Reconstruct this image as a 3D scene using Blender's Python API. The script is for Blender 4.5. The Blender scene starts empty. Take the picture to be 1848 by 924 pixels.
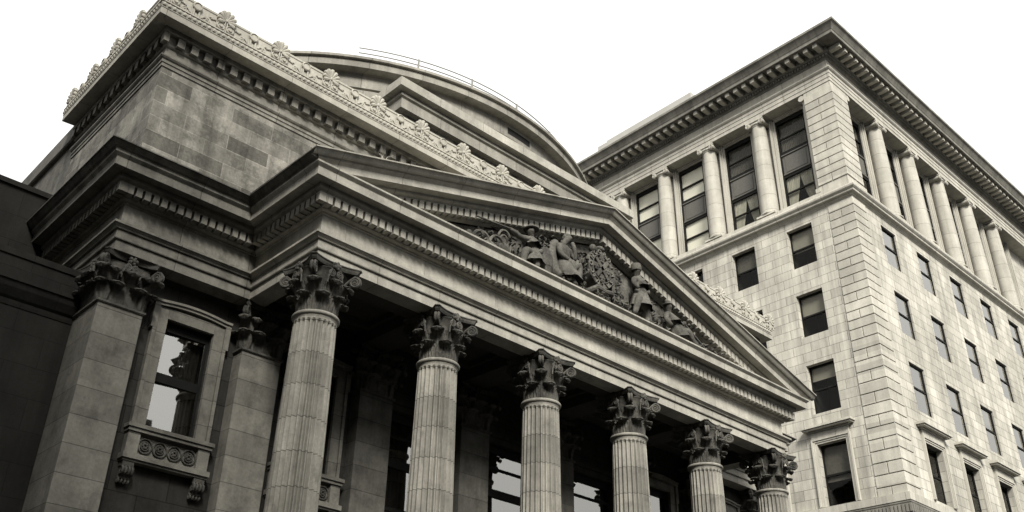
import bpy, bmesh, math, random
from mathutils import Vector, Matrix
random.seed(7)
R = math.radians
sc = bpy.context.scene
col = sc.collection

# ------------------------------------------------------------------ materials
def newmat(name):
    m = bpy.data.materials.new(name); m.use_nodes = True
    nt = m.node_tree
    for n in list(nt.nodes): nt.nodes.remove(n)
    out = nt.nodes.new('ShaderNodeOutputMaterial')
    return m, nt, out

class NT:
    def __init__(s, nt): s.nt = nt
    def n(s, t, **kw):
        x = s.nt.nodes.new(t)
        for k, v in kw.items(): setattr(x, k, v)
        return x
    def l(s, a, b): s.nt.links.new(a, b)
    def math(s, op, a, b=None, c=None):
        x = s.n('ShaderNodeMath', operation=op)
        for i, v in enumerate((a, b, c)):
            if v is None: continue
            if isinstance(v, (int, float)): x.inputs[i].default_value = v
            else: s.l(v, x.inputs[i])
        return x.outputs[0]
    def ramp(s, f, a, b, va, vb):
        x = s.n('ShaderNodeMapRange'); x.clamp = True
        s.l(f, x.inputs[0])
        for i, v in zip((1, 2, 3, 4), (a, b, va, vb)): x.inputs[i].default_value = v
        return x.outputs[0]
    def noise(s, vec, scale, detail=4, rough=.6):
        x = s.n('ShaderNodeTexNoise'); s.l(vec, x.inputs['Vector'])
        x.inputs['Scale'].default_value = scale; x.inputs['Detail'].default_value = detail
        x.inputs['Roughness'].default_value = rough
        return x.outputs['Fac']
    def mul(s, a, f):
        x = s.n('ShaderNodeMix', data_type='RGBA', blend_type='MULTIPLY'); x.inputs[0].default_value = 1
        s.l(a, x.inputs[6])
        c = s.n('ShaderNodeCombineColor')
        for i in range(3): s.l(f, c.inputs[i])
        s.l(c.outputs[0], x.inputs[7]); return x.outputs[2]

WARM = (1.0, .957, .825)          # the warm grey of the stone

def stone(name, alb, var=.12, joint=.45, bw=1.2, bh=.55, js=.012, blotch=.25, streak=.25, fine=.18,
          bump=.5, rough=.85, off=.5, zoff=0., uoff=0., nscale=.9, dark=None, dthr=(.5, .62)):
    """Coursed masonry: joints follow the wall's own plan direction and the height above ground."""
    m, nt, out = newmat(name); N = NT(nt)
    g = N.n('ShaderNodeNewGeometry')
    sp = N.n('ShaderNodeSeparateXYZ'); N.l(g.outputs['Position'], sp.inputs[0])
    sn = N.n('ShaderNodeSeparateXYZ'); N.l(g.outputs['True Normal'], sn.inputs[0])
    ax = N.math('ABSOLUTE', sn.outputs[0]); ay = N.math('ABSOLUTE', sn.outputs[1])
    side = N.math('GREATER_THAN', ax, ay)
    mx = N.n('ShaderNodeMix', data_type='FLOAT'); N.l(side, mx.inputs[0])
    N.l(sp.outputs[0], mx.inputs[2]); N.l(sp.outputs[1], mx.inputs[3])
    cv = N.n('ShaderNodeCombineXYZ')
    N.l(N.math('ADD', mx.outputs[0], uoff + 200.), cv.inputs[0]); N.l(N.math('ADD', sp.outputs[2], zoff + 50), cv.inputs[1])
    # a slightly wandering joint
    br = N.n('ShaderNodeTexBrick'); N.l(cv.outputs[0], br.inputs['Vector'])
    br.offset = off; br.squash = 1
    a = [alb * c for c in WARM]
    br.inputs['Color1'].default_value = [x * (1 - var) for x in a] + [1]
    br.inputs['Color2'].default_value = [x * (1 + var) for x in a] + [1]
    br.inputs['Mortar'].default_value = [x * joint for x in a] + [1]
    br.inputs['Scale'].default_value = 1; br.inputs['Mortar Size'].default_value = js
    br.inputs['Mortar Smooth'].default_value = .3; br.inputs['Bias'].default_value = 0
    br.inputs['Brick Width'].default_value = bw; br.inputs['Row Height'].default_value = bh
    c = br.outputs['Color']
    P = g.outputs['Position']
    n1 = N.noise(P, nscale, 6, .62)
    c = N.mul(c, N.ramp(n1, .3, .7, 1 - blotch, 1 + blotch))
    vm = N.n('ShaderNodeMapping'); N.l(P, vm.inputs[0]); vm.inputs['Scale'].default_value = (2.6, 2.6, .16)
    n2 = N.noise(vm.outputs[0], 1., 5, .65)
    c = N.mul(c, N.ramp(n2, .35, .68, 1 + streak * .4, 1 - streak))
    n3 = N.noise(P, 14., 5, .7)
    c = N.mul(c, N.ramp(n3, .25, .75, 1 - fine, 1 + fine))
    if dark is not None:            # soot crust with an outline of its own
        n4 = N.noise(P, 1.7, 6, .68)
        c = N.mul(c, N.ramp(n4, dthr[0], dthr[1], 1., dark))
    bs = N.n('ShaderNodeBsdfPrincipled'); N.l(c, bs.inputs['Base Color'])
    bs.inputs['Roughness'].default_value = rough
    bs.inputs['Specular IOR Level'].default_value = .25
    h = N.math('ADD', N.math('MULTIPLY', br.outputs['Fac'], -1.), N.math('MULTIPLY', n3, .55))
    b = N.n('ShaderNodeBump'); b.inputs['Strength'].default_value = bump; b.inputs['Distance'].default_value = .02
    N.l(h, b.inputs['Height']); N.l(b.outputs[0], bs.inputs['Normal'])
    N.l(bs.outputs[0], out.inputs[0])
    return m

def plain(name, rgb, rough=.6, var=.15, scale=6., metallic=0., spec=.4, bump=0.):
    m, nt, out = newmat(name); N = NT(nt)
    g = N.n('ShaderNodeNewGeometry')
    v = N.noise(g.outputs['Position'], scale, 5, .6)
    cn = N.n('ShaderNodeRGB'); cn.outputs[0].default_value = list(rgb) + [1]
    c = N.mul(cn.outputs[0], N.ramp(v, .3, .7, 1 - var, 1 + var))
    bs = N.n('ShaderNodeBsdfPrincipled'); N.l(c, bs.inputs['Base Color'])
    bs.inputs['Roughness'].default_value = rough; bs.inputs['Metallic'].default_value = metallic
    bs.inputs['Specular IOR Level'].default_value = spec
    if bump:
        b = N.n('ShaderNodeBump'); b.inputs['Strength'].default_value = bump; b.inputs['Distance'].default_value = .02
        N.l(v, b.inputs['Height']); N.l(b.outputs[0], bs.inputs['Normal'])
    N.l(bs.outputs[0], out.inputs[0])
    return m

def glass(name, ior, wob=.02):
    m, nt, out = newmat(name); N = NT(nt)
    g = N.n('ShaderNodeNewGeometry')
    v = N.noise(g.outputs['Position'], .9, 2, .5)
    b = N.n('ShaderNodeBump'); b.inputs['Strength'].default_value = wob; b.inputs['Distance'].default_value = .1
    N.l(v, b.inputs['Height'])
    gl = N.n('ShaderNodeBsdfGlossy'); gl.inputs['Roughness'].default_value = .015
    gl.inputs['Color'].default_value = (.95, .94, .9, 1); N.l(b.outputs[0], gl.inputs['Normal'])
    tr = N.n('ShaderNodeBsdfTransparent'); tr.inputs['Color'].default_value = (.84, .84, .8, 1)
    dt = N.n('ShaderNodeVectorMath', operation='DOT_PRODUCT'); N.l(g.outputs['Incoming'], dt.inputs[0]); N.l(g.outputs['Normal'], dt.inputs[1])
    r0 = ((ior - 1) / (ior + 1)) ** 2
    k = N.math('POWER', N.math('SUBTRACT', 1., N.math('ABSOLUTE', dt.outputs['Value'])), 5.)
    fr = N.math('ADD', N.math('MULTIPLY', k, 1 - r0), r0)
    mx = N.n('ShaderNodeMixShader'); N.l(fr, mx.inputs[0])
    N.l(tr.outputs[0], mx.inputs[1]); N.l(gl.outputs[0], mx.inputs[2]); N.l(mx.outputs[0], out.inputs[0])
    return m

M = {}
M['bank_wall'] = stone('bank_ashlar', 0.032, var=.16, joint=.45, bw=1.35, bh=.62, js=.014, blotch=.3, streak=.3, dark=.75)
M['attic_wall'] = stone('weathered_ashlar', 0.175, var=0.44, joint=1.5, bw=1.2, bh=.44, js=0.013, blotch=0.26, streak=0.42, fine=0.3, dark=.66, dthr=(.5, .58), zoff=.1, nscale=1.5)
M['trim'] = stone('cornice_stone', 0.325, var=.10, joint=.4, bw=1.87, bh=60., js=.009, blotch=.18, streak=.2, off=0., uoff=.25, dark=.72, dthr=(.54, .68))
M['darker_trim'] = stone('darker_cornice_stone', 0.18, var=.12, joint=.4, bw=1.87, bh=60., js=.010, blotch=.3, streak=.3, off=0., uoff=.25, dark=.6, dthr=(.5, .64))  # darker cornice stone for left entablature, attic entablature and tympanum panel
M['frieze'] = stone('frieze_stone', 0.36, var=.10, joint=.6, bw=2.4, bh=60., js=.008, blotch=.2, streak=.24, off=0., uoff=.9, dark=.8, dthr=(.52, .72))
M['trim_dark'] = stone('sooty_cornice_stone', 0.115, var=.10, joint=.5, bw=1.87, bh=60., js=.009, blotch=.25, streak=.3, off=0., uoff=.25, dark=.6, dthr=(.5, .62))
M['shaft'] = stone('fluted_shaft_stone', 0.235, var=0.18, joint=.42, bw=90., bh=.74, js=.012, blotch=.22, streak=0.5, off=0., bump=.4, dark=.68, dthr=(.54, .68), nscale=1.4)
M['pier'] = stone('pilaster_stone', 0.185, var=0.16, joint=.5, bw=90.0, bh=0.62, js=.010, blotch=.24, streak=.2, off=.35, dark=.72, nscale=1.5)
M['shaded_pier'] = stone('shaded_pilaster_stone', .085, var=.16, joint=.5, bw=90., bh=.62, js=.010, blotch=.3, streak=.3, off=.35, dark=.72, nscale=1.5)  # darker copy of the pilaster stone, porch shade put into its colour
M['capital'] = stone('sooty_carved_stone', 0.085, var=0, joint=1, bw=90, bh=90, js=0, blotch=0.3, streak=.3, fine=.4, bump=.7, dark=.5, nscale=2.5)
M['relief'] = stone('sooty_relief_stone', 0.09, var=0, joint=1, bw=90, bh=90, js=0, blotch=0.5, streak=.2, fine=0.5, bump=1.0, dark=.55, nscale=2.)
M['crest'] = stone('pale_carved_stone', 0.36, var=0.06, joint=.75, bw=1.685, bh=60, js=.008, blotch=.12, streak=.12, off=0, uoff=.43)
M['drum'] = stone('drum_stone', 0.23, var=.12, joint=.55, bw=1.7, bh=60, js=.012, blotch=.15, streak=.3, off=0)
M['tower'] = stone('tower_limestone', 0.415, var=0.13, joint=0.3, bw=1.15, bh=.55, js=0.013, blotch=0.2, streak=0.34, fine=.1, zoff=-.03, nscale=.35, dark=.86, dthr=(.56, .75))
M['tower_trim'] = stone('tower_trim_stone', 0.41, var=.06, joint=0.4, bw=1.6, bh=60, js=0.014, blotch=.12, streak=.2, fine=.1, off=0, nscale=.5)
M['tower_shaft'] = stone('tower_column_stone', 0.36, var=.08, joint=0.5, bw=90, bh=1.15, js=.014, blotch=.14, streak=.2, fine=.1, off=0)
M['tower_cornice'] = stone('tower_cornice_stone', 0.17, var=.10, joint=.5, bw=1.4, bh=60, js=.012, blotch=.22, streak=.3, fine=.15, off=0, nscale=.6)
M['quoin'] = stone('quoin_stone', 0.41, var=0.16, joint=1, bw=90, bh=.55, js=.0, blotch=.16, streak=.16, fine=.12, off=0, nscale=.8)
M['annex'] = stone('dark_annex_stone', 0.021, var=.12, joint=0.6, bw=1.4, bh=.7, js=0.010, blotch=.3, streak=.3)
M['facing'] = stone('dark_facing_stone', 0.045, var=.1, joint=.6, bw=1.6, bh=.8)
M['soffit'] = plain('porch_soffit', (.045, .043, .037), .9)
M['frame'] = plain('dark_sash_paint', (.010, .010, .009), .6, spec=.12)
M['bronze'] = plain('dark_spandrel_metal', (.09, .087, .075), .55, .2, 9)
M['blind'] = plain('white_roller_blind', (.82, .80, .72), .8, .04, 1.)
M['shade'] = plain('grey_roller_blind', (.22, .21, .18), .8, .1, 1.)
M['curtain'] = plain('pale_curtain', (.34, .33, .285), .85, .12, 5.)
M['sheer'] = plain('dark_sheer_curtain', (.075, .072, .062), .85, .2, 5.)
M['dim_curtain'] = plain('dark_lined_curtain', (.022, .021, .019), .9, .2, 5.)
M['room'] = plain('dark_room', (.006, .006, .006), .9)
M['glass'] = glass('window_glass', 4.2)
M['dull_glass'] = glass('dull_window_glass', 1.28)
M['bank_glass'] = glass('plate_glass', 4.2, .008)
M['rail'] = plain('thin_rail_metal', (.20, .195, .18), .5, .1)
M['roof'] = plain('grey_roofing', (.12, .117, .105), .8, .2, 2., bump=.2)
M['pent'] = plain('pale_penthouse_render', (.36, .35, .32), .8, .06, 1.)
M['asphalt'] = plain('asphalt', (.038, .038, .036), .9, .25, 3., bump=.4)
M['paving'] = stone('paving_slabs', 0.045, bw=.9, bh=.6, js=.01)
M['letters'] = plain('carved_letters', (.15, .145, .125), .8, .2)

# ------------------------------------------------------------------ mesh building
WM = {}
class MB:
    def __init__(s): s.v = []; s.f = []; s.s = []
    def add(s, v, f, smooth=False):
        b = len(s.v); s.v += [tuple(p) for p in v]; s.f += [tuple(i + b for i in q) for q in f]; s.s += [smooth] * len(f)
        return s
    def box(s, x0, x1, y0, y1, z0, z1, T=None):
        v = [(x, y, z) for z in (z0, z1) for y in (y0, y1) for x in (x0, x1)]
        if T: v = [T(*p) for p in v]
        return s.add(v, [(0, 2, 3, 1), (4, 5, 7, 6), (0, 1, 5, 4), (1, 3, 7, 5), (3, 2, 6, 7), (2, 0, 4, 6)])
    def bbox(s, x0, x1, y0, y1, z0, z1, c, T=None):
        """box whose outer (low y) rim is chamfered by c"""
        v = [(x0, y1, z0), (x1, y1, z0), (x1, y1, z1), (x0, y1, z1),
             (x0, y0 + c, z0), (x1, y0 + c, z0), (x1, y0 + c, z1), (x0, y0 + c, z1),
             (x0 + c, y0, z0 + c), (x1 - c, y0, z0 + c), (x1 - c, y0, z1 - c), (x0 + c, y0, z1 - c)]
        if T: v = [T(*p) for p in v]
        f = [(0, 1, 2, 3), (8, 11, 10, 9)]
        for i in range(4):
            j = (i + 1) % 4
            f += [(i, i + 4, j + 4, j), (i + 4, i + 8, j + 8, j + 4)]
        return s.add(v, f)
    def grid(s, rows, smooth=True, wrap=False):
        n = len(rows[0]); v = [p for r in rows for p in r]; f = []
        for i in range(len(rows) - 1):
            for j in range(n if wrap else n - 1):
                k = (j + 1) % n
                f.append((i * n + j, i * n + k, (i + 1) * n + k, (i + 1) * n + j))
        return s.add(v, f, smooth)
    def lathe(s, c, prof, n=32, fn=None, smooth=True, a0=0, a1=2 * math.pi, cap=False):
        full = abs(a1 - a0 - 2 * math.pi) < 1e-6
        k = n if full else n + 1
        rows = []
        for r, z in prof:
            row = []
            for i in range(k):
                a = a0 + (a1 - a0) * i / n
                q = r * (fn(a, z) if fn else 1)
                row.append((c[0] + q * math.cos(a), c[1] + q * math.sin(a), z))
            rows.append(row)
        s.grid(rows, smooth, full)
        if cap:
            s.add(rows[-1], [tuple(range(k))]); s.add(rows[0], [tuple(range(k))])
        return s
    def tube(s, pts, r, n=6, smooth=True):
        pts = [Vector(p) for p in pts]; rows = []
        rr = r if isinstance(r, (list, tuple)) else [r] * len(pts)
        up = None
        for i, p in enumerate(pts):
            t = (pts[min(i + 1, len(pts) - 1)] - pts[max(i - 1, 0)]).normalized()
            if up is None:
                up = Vector((0, 0, 1)) if abs(t.z) < .9 else Vector((1, 0, 0))
            a = up - t * up.dot(t)
            if a.length < 1e-4: a = Vector((1, 0, 0)) - t * t.x
            a.normalize(); b = t.cross(a); up = a
            rows.append([tuple(p + (a * math.cos(2 * math.pi * k / n) + b * math.sin(2 * math.pi * k / n)) * rr[i]) for k in range(n)])
        s.grid(rows, smooth, True)
        s.add(rows[0], [tuple(range(n))]); s.add(rows[-1], [tuple(range(n))])
        return s
    def ball(s, c, rx, ry, rz, n=8, m=6, T=None):
        rows = []
        for i in range(m + 1):
            t = -math.pi / 2 + math.pi * i / m
            row = [(c[0] + rx * math.cos(t) * math.cos(2 * math.pi * j / n), c[1] + ry * math.cos(t) * math.sin(2 * math.pi * j / n), c[2] + rz * math.sin(t)) for j in range(n)]
            rows.append([T(*p) for p in row] if T else row)
        return s.grid(rows, True, True)
    def sweep(s, path, prof, segs=None, caps=True, smooth=False):
        """profile (out, z) carried along a plan path with mitred corners; outside is on the right"""
        n = len(path); nor = []
        for i in range(n - 1):
            d = Vector(path[i + 1]) - Vector(path[i]); d.normalize(); nor.append(Vector((d.y, -d.x)))
        mit = []
        for i in range(n):
            if i == 0: mit.append(nor[0])
            elif i == n - 1: mit.append(nor[-1])
            else:
                a, b = nor[i - 1], nor[i]; mit.append((a + b) / (1 + a.dot(b)))
        for i in (range(n - 1) if segs is None else segs):
            A = [(path[i][0] + mit[i].x * o, path[i][1] + mit[i].y * o, z) for o, z in prof]
            B = [(path[i + 1][0] + mit[i + 1].x * o, path[i + 1][1] + mit[i + 1].y * o, z) for o, z in prof]
            s.grid([A, B], smooth)
            if caps:
                if i == 0 or (segs is not None and i - 1 not in segs): s.add(A, [tuple(range(len(A)))])
                if i == n - 2 or (segs is not None and i + 1 not in segs): s.add(B, [tuple(range(len(B)))])
        return s
    def wall(s, P, us, zs, holes, depth, u0, u1, z0, z1):
        """flat wall with real openings: P(u, d, z) with d the depth inwards"""
        U = sorted(set([u0, u1] + [x for h in holes for x in h[:2]] + list(us)))
        Z = sorted(set([z0, z1] + [x for h in holes for x in h[2:4]] + list(zs)))
        for i in range(len(U) - 1):
            for j in range(len(Z) - 1):
                cu, cz = (U[i] + U[i + 1]) / 2, (Z[j] + Z[j + 1]) / 2
                if any(h[0] < cu < h[1] and h[2] < cz < h[3] for h in holes): continue
                s.add([P(U[i], 0, Z[j]), P(U[i + 1], 0, Z[j]), P(U[i + 1], 0, Z[j + 1]), P(U[i], 0, Z[j + 1])], [(0, 1, 2, 3)])
        for h in holes:
            q = [(h[0], h[2]), (h[1], h[2]), (h[1], h[3]), (h[0], h[3])]
            for k in range(4):
                a, b = q[k], q[(k + 1) % 4]
                s.add([P(a[0], 0, a[1]), P(b[0], 0, b[1]), P(b[0], depth, b[1]), P(a[0], depth, a[1])], [(0, 1, 2, 3)])
        return s
    def mesh(s, name, clip=None):
        me = bpy.data.meshes.new(name); me.from_pydata(s.v, [], s.f)
        me.polygons.foreach_set('use_smooth', s.s); me.update()
        bm = bmesh.new(); bm.from_mesh(me)
        if clip:
            for co, no in clip:
                bmesh.ops.bisect_plane(bm, geom=bm.verts[:] + bm.edges[:] + bm.faces[:], plane_co=co, plane_no=no, clear_outer=True)
        bmesh.ops.remove_doubles(bm, verts=bm.verts[:], dist=1e-5)
        bmesh.ops.recalc_face_normals(bm, faces=bm.faces[:])
        for e in bm.edges:
            if len(e.link_faces) == 2 and e.calc_face_angle(0) > R(38): e.smooth = False
        bm.to_mesh(me); bm.free(); return me
    def build(s, name, mat, parent=None, loc=(0, 0, 0), rot=0., clip=None):
        return link(name, s.mesh(name, clip), mat, parent, loc, rot)

def link(name, me, mat, parent=None, loc=(0, 0, 0), rot=0.):
    if mat is not None and not me.materials: me.materials.append(M[mat] if isinstance(mat, str) else mat)
    o = bpy.data.objects.new(name, me); col.objects.link(o)
    o.location = loc; o.rotation_euler = (0, 0, rot)
    WM[o.name] = Matrix.Translation(loc) @ Matrix.Rotation(rot, 4, 'Z')
    if parent:
        o.parent = parent; o.matrix_parent_inverse = WM[parent.name].inverted()
    return o

def thing(name, label, cat, loc=(0, 0, 0), group=None, kind=None):
    o = bpy.data.objects.new(name, None); col.objects.link(o); o.location = loc
    o.empty_display_size = .3
    WM[o.name] = Matrix.Translation(loc)
    tag(o, label, cat, group, kind); return o

def tag(o, label=None, cat=None, group=None, kind=None):
    for k, v in (('label', label), ('category', cat), ('group', group), ('kind', kind)):
        if v: o[k] = v
    return o

def dup(o, loc, rot=None, parent=None):
    """a copy of a part with copies of its sub-parts; same parent unless another is given"""
    c = o.copy(); col.objects.link(c); c.location = loc
    if rot is not None: c.rotation_euler = (0, 0, rot)
    WM[c.name] = Matrix.Translation(loc) @ Matrix.Rotation(c.rotation_euler.z, 4, 'Z')
    if parent: c.parent = parent; c.matrix_parent_inverse = WM[parent.name].inverted()
    for ch in [x for x in bpy.data.objects if x.parent == o]:
        d = ch.copy(); col.objects.link(d); d.parent = c; d.matrix_parent_inverse = WM[o.name].inverted()
        WM[d.name] = WM[c.name] @ WM[o.name].inverted() @ WM[ch.name]
    return c

# ================================================================== BANK
W = 18.86; YM = 2.94; XL = -3.51; XR = W + 3.51; YW = 3.5; CS = 3.6; CX0 = .43; CY0 = .42
ZA = 12.135                     # underside of the architrave
ZN = 10.93                      # top of the column shafts
bank = thing('bank_building', 'soot-darkened stone bank with six Corinthian columns under a carved pediment and low round drum', 'building', (W / 2, 3., 0))

PATH = [(XL, 8.6), (XL, YM), (0, YM), (0, 0), (W, 0), (W, YM), (XR, YM), (XR, 8.6)]
# --- architrave, frieze, cornice: three materials, three parts
ARCH = [(-.5, ZA), (0, ZA), (0, 12.365), (-.015, 12.37), (-.015, 12.385), (.05, 12.39), (.06, 12.415), (.05, 12.43), (.05, 12.60), (.035, 12.605), (.035, 12.62), (.10, 12.625), (.11, 12.65), (.15, 12.69), (.19, 12.71), (.19, 12.765), (0, 12.80)]
MB().sweep(PATH, ARCH, segs=[0, 1]).build('architrave', 'darker_trim', bank)
MB().sweep(PATH, ARCH, segs=[2, 3, 4, 5, 6]).build('architrave', 'trim', bank)
FRZ = [(-.02, 12.76), (-.004, 12.77), (-.004, 13.36), (-.02, 13.38)]
MB().sweep(PATH, FRZ, segs=[0, 1], caps=False).build('frieze', 'darker_trim', bank)
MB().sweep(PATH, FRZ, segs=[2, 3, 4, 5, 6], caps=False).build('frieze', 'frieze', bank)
CORN = [(-.3, 13.31), (.03, 13.315), (.04, 13.335), (.03, 13.35), (.03, 13.36), (.09, 13.37), (.13, 13.40), (.13, 13.412), (.115, 13.415),
                 (.115, 13.655), (.30, 13.66), (.31, 13.69), (.38, 13.73), (.40, 13.76), (.40, 13.845), (.66, 13.83), (.66, 14.035), (.675, 14.05), (.72, 14.09),
                 (.74, 14.11), (.74, 14.155), (-.3, 14.165)]
# dentils
def dentils(mb, path, segs, o0, o1, z0, z1, pitch, wid, corner=None):
    for i in segs:
        a, b = Vector(path[i]), Vector(path[i + 1]); L = (b - a).length; d = (b - a) / L; nrm = Vector((d.y, -d.x))
        # run lengths extend to the projecting corner / stop short of the re-entrant one
        def ext(k, s):
            if k <= 0 or k >= len(path) - 1: return 0
            p, q = Vector(path[k]) - Vector(path[k - 1]), Vector(path[k + 1]) - Vector(path[k])
            return (o1 if corner is None else corner) if p.x * q.y - p.y * q.x > 0 else -o1
        s0, s1 = -ext(i, 0), L + ext(i + 1, 1)
        n = max(1, int(round((s1 - s0 - wid) / pitch))); pt = (s1 - s0 - wid) / n
        for k in range(1 if s0 < 0 and corner is None else 0, n + 1):
            s = s0 + k * pt
            c = [a + d * (s + e) + nrm * o for e in (0, wid) for o in (o0, o1)]
            v = [(p.x, p.y, z) for z in (z0, z1) for p in c]
            mb.add(v, [(0, 1, 3, 2), (4, 6, 7, 5), (0, 4, 5, 1), (2, 3, 7, 6), (1, 5, 7, 3), (0, 2, 6, 4)])
for sg_, mt in (([0, 1], 'darker_trim'), ([2, 3, 4, 5, 6], 'trim')):
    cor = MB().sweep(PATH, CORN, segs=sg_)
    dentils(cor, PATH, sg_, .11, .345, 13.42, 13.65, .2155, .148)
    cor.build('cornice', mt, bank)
# crowning gutter moulding, absent along the front under the pediment
CYMA = [(.6, 14.157), (.745, 14.158), (.75, 14.18), (.80, 14.21), (.87, 14.28), (.90, 14.31), (.93, 14.315), (.93, 14.345), (-.3, 14.40)]
for sg_ in ([0, 1, 2], [4, 5, 6]): MB().sweep(PATH, CYMA, segs=sg_).build('gutter_moulding', 'trim_dark', bank)

# --- pediment: raking cornices, tympanum
AX, AZ, EX = W / 2, 17.32, -.93
SL = (AZ - 14.345) / (AX - EX)
RK = [(.02, -.98), (.02, -.93), (.06, -.90), (.10, -.885), (.115, -.88), (.115, -.635), (.30, -.63), (.31, -.60), (.38, -.56), (.40, -.53), (.40, -.46), (.66, -.46),
      (.66, -.275), (.675, -.26), (.72, -.215), (.74, -.20), (.74, -.165), (.80, -.16), (.83, -.13), (.88, -.06), (.905, -.04), (.93, -.035), (.93, 0), (-2.9, .03)]
ped = MB()
for sgn in (1, -1):
    def X(x): return x if sgn > 0 else W - x
    rows = [[(X(x), -o, AZ + (x - AX) * SL + dz) for o, dz in RK] for x in (EX - .1, AX)]
    t = MB(); t.grid(rows, False)
    x = EX
    while x < AX - .12:
        zz = AZ + (x + .075 - AX) * SL
        if zz - .875 > 14.17:
            v = [(X(xx), yy, AZ + (xx - AX) * SL + dz) for dz in (-.87, -.64) for yy in (-.345, -.11) for xx in (x, x + .148)]
            t.add(v, [(0, 1, 3, 2), (4, 6, 7, 5), (0, 4, 5, 1), (2, 3, 7, 6), (1, 5, 7, 3), (0, 2, 6, 4)])
        x += .2155
    me = t.mesh('t', clip=[((0, 0, 14.168), (0, 0, -1)), ((EX if sgn > 0 else W - EX, 0, 0), (-sgn, 0, 0))])
    ped.add([v.co for v in me.vertices], [tuple(p.vertices) for p in me.polygons])
    bpy.data.meshes.remove(me)
ped.build('pediment', 'trim', bank)
tm = MB()
tm.add([(EX + .8, -.02, 14.15), (W - EX - .8, -.02, 14.15), (AX, -.02, AZ - .9)], [(0, 1, 2)])
# sunk panel frame behind the sculpture
tm.box(7.2, 8.6, -.06, -.021, 15.85, 15.93); tm.box(5.0, 6.2, -.06, -.021, 15.2, 15.27); tm.box(7.3, 7.36, -.06, -.021, 14.3, 15.85)
tm.build('tympanum', 'relief', bank)
MB().box(6.95, 8.75, -.045, -.022, 14.3, 15.80).build('tympanum_panel', 'darker_trim', bank)
MB().add([(0, .1, 14.34), (W, .1, 14.34), (AX, .1, AZ), (0, 4, 14.34), (W, 4, 14.34), (AX, 4, AZ)], [(0, 2, 5, 3), (1, 4, 5, 2)]).build('porch_roof', 'roof', bank)

# --- Corinthian capital
def leaf(mb, F, h, w, z0, lean=0.0, scale=1.0):
    """acanthus leaf; F(lateral, out, z) -> point"""
    pr = [(.010, 0, .86), (.016, .25, .92), (.024, .5, 1.0), (.04, .70, 1.06), (.085, .86, 1.02), (.155, .97, 1.0), (.225, 1.0, .98), (.272, .968, .90), (.288, .92, .72), (.272, .885, .45)]
    rows = []; back = []
    for i, (o, t, ww) in enumerate(pr):
        row = []; rb = []
        lob = 1.0 + ((.13 if i % 2 else -.10) if i < 5 else (.05 if i % 2 else -.05))
        for k in range(9):
            s_ = -1 + k / 4
            lat = s_ * w / 2 * ww * lob
            ridge = (.016 if i < 6 else .008) * math.cos(s_ * math.pi * 3) - .035 * s_ * s_
            oo = (o * scale + ridge + lean * t)
            row.append(F(lat, oo, z0 + h * t - (.03 * s_ * s_ if i > 5 else 0)))
            rb.append(F(lat * .95, oo - .035, z0 + h * t - (.045 if i > 5 else 0)))
        rows.append(row); back.append(rb)
    mb.grid(rows, True); mb.grid(back, True)
    edge = [r[0] for r in rows] + rows[-1][1:] + [r[-1] for r in rows[::-1]][1:]
    eb = [r[0] for r in back] + back[-1][1:] + [r[-1] for r in back[::-1]][1:]
    mb.grid([edge, eb], False)

def spiral(mb, F, cu, cz, r, turns, tw, sgn=1, stem=None, n=22):
    """flat coil of a volute in the plane F(u, z)"""
    pts = []; rad = []
    if stem:
        for i in range(7):
            t = i / 7; p = (stem[0] + (cu - stem[0]) * t ** 1.6, stem[1] + (cz + r - stem[1]) * (t ** .8)); pts.append(F(*p)); rad.append(tw * (.8 + .3 * t))
    for i in range(n + 1):
        a = i / n * turns * 2 * math.pi; rr = r * (1 - .8 * i / n)
        pts.append(F(cu + sgn * rr * math.sin(a), cz + rr * math.cos(a))); rad.append(tw * (1.1 - .5 * i / n))
    mb.tube(pts, rad, 6)
    c = F(cu, cz); mb.ball(c, tw * 1.1, tw * 1.1, tw * 1.1, 8, 6)

def abacus(mb, pts, z0, z1, inset=.06):
    """moulded slab on the outline pts"""
    n = len(pts); cx = sum(p[0] for p in pts) / n; cy = sum(p[1] for p in pts) / n
    def sc_(k): return [(cx + (p[0] - cx) * k, cy + (p[1] - cy) * k) for p in pts]
    h = z1 - z0
    lev = [(1 - inset * 1.6, z0), (1 - inset, z0 + h * .30), (1 - inset * .7, z0 + h * .55), (1 - inset * .7, z0 + h * .62), (1 - .02, z0 + h * .75), (1, z0 + h * .8), (1, z1 - .004)]
    rows = [[(x, y, z) for x, y in sc_(k)] for k, z in lev]
    mb.grid(rows, False, True); mb.add(rows[0], [tuple(range(n))]); mb.add(rows[-1], [tuple(range(n))])

def concave(half, tip, sag):
    """square outline with bitten corners and hollow sides"""
    pts = []
    for q in range(4):
        a = q * math.pi / 2; c, s_ = math.cos(a), math.sin(a)
        for i in range(13):
            u = -half + tip * .5 + (2 * half - tip) * i / 12
            t = u / half
            v = -(half - sag * (1 - abs(t) ** 2.2)) - tip * .25
            pts.append((u * c - v * s_, u * s_ + v * c))
    return pts

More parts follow.
